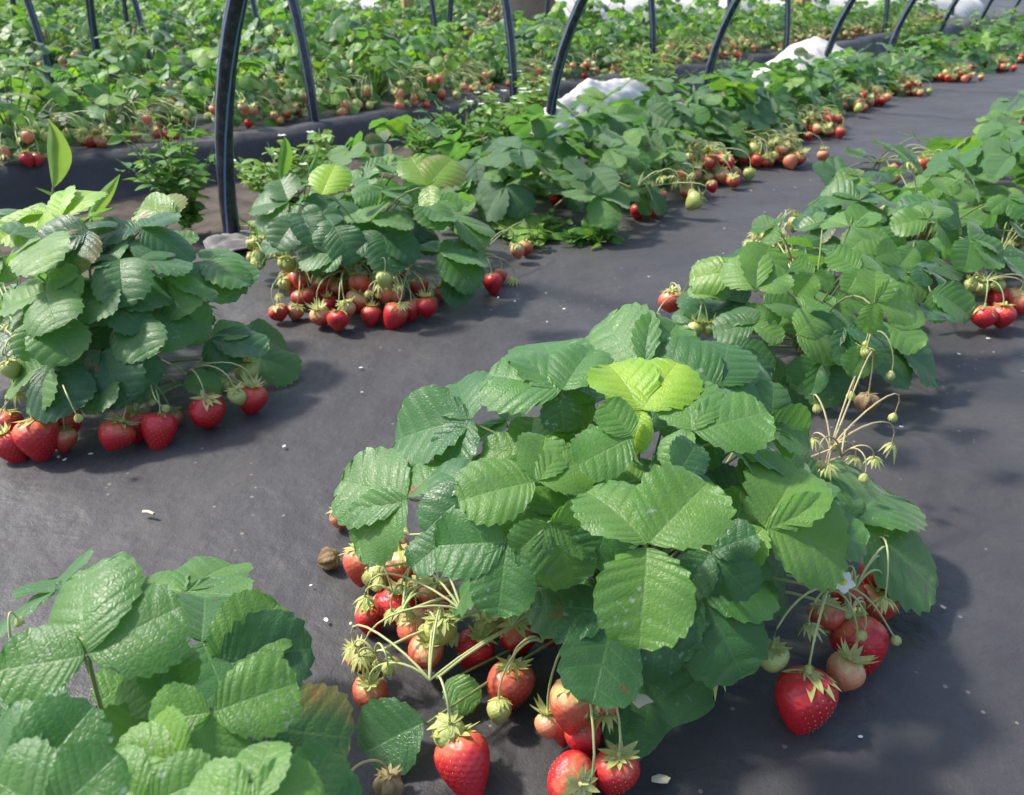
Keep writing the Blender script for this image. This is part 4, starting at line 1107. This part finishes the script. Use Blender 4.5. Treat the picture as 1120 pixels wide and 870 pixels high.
# ================================================================== WEEDS
def weed(px, py, z, h, spread, nst, label, light=False, flowers=0, seed=0, group=None, nl=14):
    r = np.random.default_rng(seed); b = at(px, py, z); b[2] = -.02 if z < .03 else z
    root = empty('weed_plant', b); tag(root, label, 'weed', group)
    st, fo, fl = Acc(), Acc(), Acc()
    for k in range(nst):
        a = r.uniform(0, 6.28); d = np.array([math.cos(a), math.sin(a), 0]) * spread * r.uniform(.2, 1)
        hh = h * r.uniform(.6, 1.05); P = bez((0, 0, 0), d * .35 + UP * hh * .6, d + UP * hh, n=7); tube(st, P, .002, .001, 4)
        for i in range(nl):
            u = r.uniform(.15, 1); p = P[int(u * 6)] + r.normal(0, .008, 3); ha = r.uniform(0, 6.28)
            hd = np.array([math.cos(ha), math.sin(ha), r.uniform(-.2, .6)]); L = r.uniform(.018, .042); n = nrm(UP + r.normal(0, .5, 3)); hd = nrm(hd); s = nrm(np.cross(hd, n)); n = np.cross(s, hd)
            V = []; m = 5
            for q in range(m):
                tt = q / (m - 1); w = L * .26 * math.sin(math.pi * (tt * .85 + .1)); c_ = p + hd * L * tt - n * L * .2 * tt * tt
                V += [c_ - s * w + n * w * .3, c_, c_ + s * w + n * w * .3]
            fo.add(V, [[q * 3 + j, q * 3 + j + 1, q * 3 + j + 4, q * 3 + j + 3] for q in range(m - 1) for j in range(2)])
        if flowers and k < flowers:
            p = P[-1] + UP * .012
            for q in range(5):
                aa = q * 1.2566; e = np.array([math.cos(aa), math.sin(aa), .2]); s = np.array([-e[1], e[0], 0])
                fl.add([p, p + e * .007 + s * .004, p + e * .012, p + e * .007 - s * .004], [[0, 1, 2, 3]])
    link('stem', st.mesh('stem', [M['weedstem']]), root)
    link('foliage', fo.mesh('foliage', [M['weedlight' if light else 'weed']]), root)
    if flowers: link('blossoms', fl.mesh('blossoms', [M['petal']]), root)
    return root
gW = None
weed(205, 240, 0, .23, .13, 26, 'bushy dark green weed on the soil path, left of the nearest hoop', seed=1, nl=16)
weed(312, 225, 0, .16, .14, 20, 'green weed on the soil path, right of the nearest hoop', seed=2, light=True, flowers=6)
weed(350, 200, 0, .15, .12, 14, 'small leaved weed on the soil path below the hoop on the ridge', seed=3, light=True)
weed(510, 175, 0, .17, .18, 24, 'dark spreading weed on the soil path left of the white flowered one', seed=4)
weed(552, 168, 0, .20, .15, 28, 'pale weed with tiny white blossoms in front of the ridge', light=True, flowers=18, seed=5)
weed(470, 178, 0, .14, .12, 14, 'low green weed on the soil path behind the berry cluster plant', seed=6)
weed(700, 122, 0, .27, .22, 36, 'wide pale green weed on the soil path behind the fleece strip', light=True, flowers=4, seed=7)
weed(592, 132, 0, .2, .15, 20, 'weed with sparse white blossoms behind the fleece strip', seed=8, flowers=10, light=True)
weed(800, 100, 0, .15, .16, 16, 'weed on the soil path between the fleece strip and mound', seed=9)
weed(990, 62, 0, .30, .28, 34, 'tall dark weed beyond the end of the ridge', seed=10)
weed(1080, 50, 0, .28, .3, 30, 'pale tall weed near the photo\'s right edge past the last hoops', light=True, seed=11)
weed(585, 262, 0, .055, .09, 20, 'low bright green weed at the foot of the splayed strawberry plant', light=True, seed=12, nl=12)
weed(640, 262, 0, .05, .09, 18, 'low green weed spreading onto the aisle fabric', seed=13, nl=12)
weed(300, 262, 0, .07, .08, 14, 'yellowish low weed at the left foot of the berry cluster plant', light=True, seed=14)

for k, (px, py, h_) in enumerate([(150, 92, .26), (430, 78, .24), (640, 58, .25), (30, 70, .28), (830, 40, .26)]):
    weed(px, py, .055, h_, .13, 14, 'tall thin weed rising above the strawberry rows of the far beds, %s from the left' % ORD[[1, 2, 3, 0, 4][k]], seed=40 + k, light=k % 2 == 0)
def lance_weed(base, blades, label, mat):
    b = at(*base); root = empty('broadleaf_weed', b); tag(root, label, 'weed'); r = np.random.default_rng(4)
    for (bx, by, tx, ty, z0, z1, w) in blades:
        p0, p1 = at(bx, by, z0) - b, at(tx, ty, z1) - b
        hd = p1 - p0; L = np.linalg.norm(hd); hd /= L; s = nrm(np.cross(hd, np.array([.15, 1, .35]))); n = np.cross(s, hd); acc = Acc(); V = []; m = 14
        for i in range(m):
            t = i / (m - 1); ww = .62 * w * L * math.sin(math.pi * (t ** .75 * .95 + .04)) ** 1.15; c_ = p0 + hd * L * t + n * L * .08 * math.sin(3 * t)
            for e in (-1, -.5, 0, .5, 1): V.append(c_ + s * ww * e + n * (abs(e) * ww * .75 + .12 * ww * math.sin(9 * t + e) - .25 * L * max(0, t - .6) ** 2))
        acc.add(V, [[i * 5 + j, i * 5 + j + 1, i * 5 + j + 6, i * 5 + j + 5] for i in range(m - 1) for j in range(4)])
        tube(acc, bez((0, 0, 0), p0 * .5 + UP * p0[2] * .3, p0, n=6), .0025, .002, 5, 1)
        link('leaf', acc.mesh('leaf', [mat, M['weedstem']]), root)
lance_weed((70, 330), [(58, 205, 53, 128, .18, .30, .20), (96, 240, 132, 190, .19, .25, .17), (80, 240, 40, 205, .18, .22, .17)], 'weed with pointed upright leaves growing behind the tall plant', M['weedlight'])
lance_weed((330, 275), [(306, 200, 312, 148, .14, .24, .15), (335, 200, 350, 160, .14, .20, .13)], 'weed with one pointed upright leaf behind the pale leaf of the berry cluster plant', M['weed'])

# ================================================================== LITTER ON THE FABRIC
def scrap_mesh(seed):
    r = np.random.default_rng(seed); n = 7; acc = Acc(); V = [(0, 0, .25)]
    for k in range(n):
        a = k * 6.283 / n; q = r.uniform(.6, 1.1); V.append((q * math.cos(a), q * .7 * math.sin(a), r.uniform(0, .25)))
    V += [(x, y, z - .08) for x, y, z in V]
    acc.add(V, [[0, 1 + k, 1 + (k + 1) % n] for k in range(n)] + [[n + 1, n + 2 + (k + 1) % n, n + 2 + k] for k in range(n)])
    acc.add(V, [[1 + k, n + 2 + k, n + 2 + (k + 1) % n, 1 + (k + 1) % n] for k in range(n)])
    return acc.mesh('fallen_petal', [M['petal'] if seed % 3 else M['straw']])
SCR = [scrap_mesh(k) for k in range(6)]
r = np.random.default_rng(21)
spots = []
for _ in range(38):
    t_, s_ = r.uniform(.3, 2.2), r.uniform(.5, .85); spots.append((ts(t_, s_), r.uniform(.0016, .0034)))
for px, py in [(1080, 373), (1086, 388), (1048, 390), (357, 682), (384, 686), (65, 503), (72, 506), (100, 500), (358, 682), (520, 310), (530, 316), (563, 332), (545, 328), (470, 345), (395, 405), (396, 432), (1000, 600), (985, 470), (1030, 668), (940, 810), (830, 560)]:
    spots.append((at(px, py), r.uniform(.0018, .0034)))
for p, s in spots:
    o = link('fallen_petal', SCR[r.integers(6)], None, p + UP * .004); o.scale = (s, s, s); o.rotation_euler = (0, 0, r.uniform(0, 6.28))
    tag(o, 'tiny pale fallen petal lying on the black fabric', 'petal', 'fallen petals on the fabric')
acc = Acc(); tube(acc, [(-.006, 0, .0), (0, .0004, .001), (.007, 0, 0)], .0018, .0016, 6)
o = link('straw_bit', acc.mesh('straw_bit', [M['straw']]), None, at(162, 561, .006)); o.rotation_euler = (0, 0, -.3); tag(o, 'short white bit of straw on the aisle fabric', 'straw')
# dry leaf flakes lying under the front berries
for k, (px, py, s, lab) in enumerate([(700, 768, .009, 'small grey dried flake lying on the dark low leaf'), (724, 853, .008, 'small brown dried flake on the fabric below the dark low leaf'), (820, 690, .006, 'tiny grey flake beside the hanging calyxes')]):
    o = link('dried_flake', scrap_mesh(9 + 3 * k), None, at(px, py, .006 if k else .05)); o.scale = (s, s, s); o.data.materials[0] = M['straw']; tag(o, lab, 'dried flake')

# ================================================================== CAMERA AND LIGHT
cam = bpy.data.cameras.new('camera'); co = bpy.data.objects.new('camera', cam); COL.objects.link(co)
co.location = (0, 0, CAMH); co.rotation_euler = (math.pi / 2 - PITCH, 0, 0)
cam.sensor_fit = 'HORIZONTAL'; cam.sensor_width = 36; cam.lens = F / W0 * 36; cam.clip_start = .01; cam.clip_end = 2000
cam.dof.use_dof = True; cam.dof.focus_distance = .68; cam.dof.aperture_fstop = 14
sc.camera = co
SUN_EL, SUN_AZ = math.radians(50), math.radians(-72)   # azimuth from the view direction, negative = to the left
w = bpy.data.worlds.new('World'); sc.world = w; w.use_nodes = True
nt = w.node_tree; bg = nt.nodes['Background']; sky = nt.nodes.new('ShaderNodeTexSky')
sky.sky_type = 'NISHITA'; sky.sun_disc = False; sky.sun_elevation = SUN_EL; sky.sun_rotation = SUN_AZ
sky.dust_density = 2.5; sky.air_density = 1.0
nt.links.new(sky.outputs[0], bg.inputs[0]); bg.inputs[1].default_value = .15
sl = bpy.data.lights.new('sun', 'SUN'); so = bpy.data.objects.new('sun', sl); COL.objects.link(so)
sl.energy = 2.8; sl.angle = math.radians(5); sl.color = (1, .96, .89)
dirv = Vector((math.sin(SUN_AZ) * math.cos(SUN_EL), math.cos(SUN_AZ) * math.cos(SUN_EL), math.sin(SUN_EL)))
so.rotation_euler = dirv.to_track_quat('Z', 'Y').to_euler()
vs = sc.view_settings; vs.view_transform = 'Standard'; vs.look = 'None'; vs.gamma = 1; vs.exposure = 1.03; vs.use_curve_mapping = False
sc.cycles.max_bounces = 8; sc.cycles.use_denoising = True
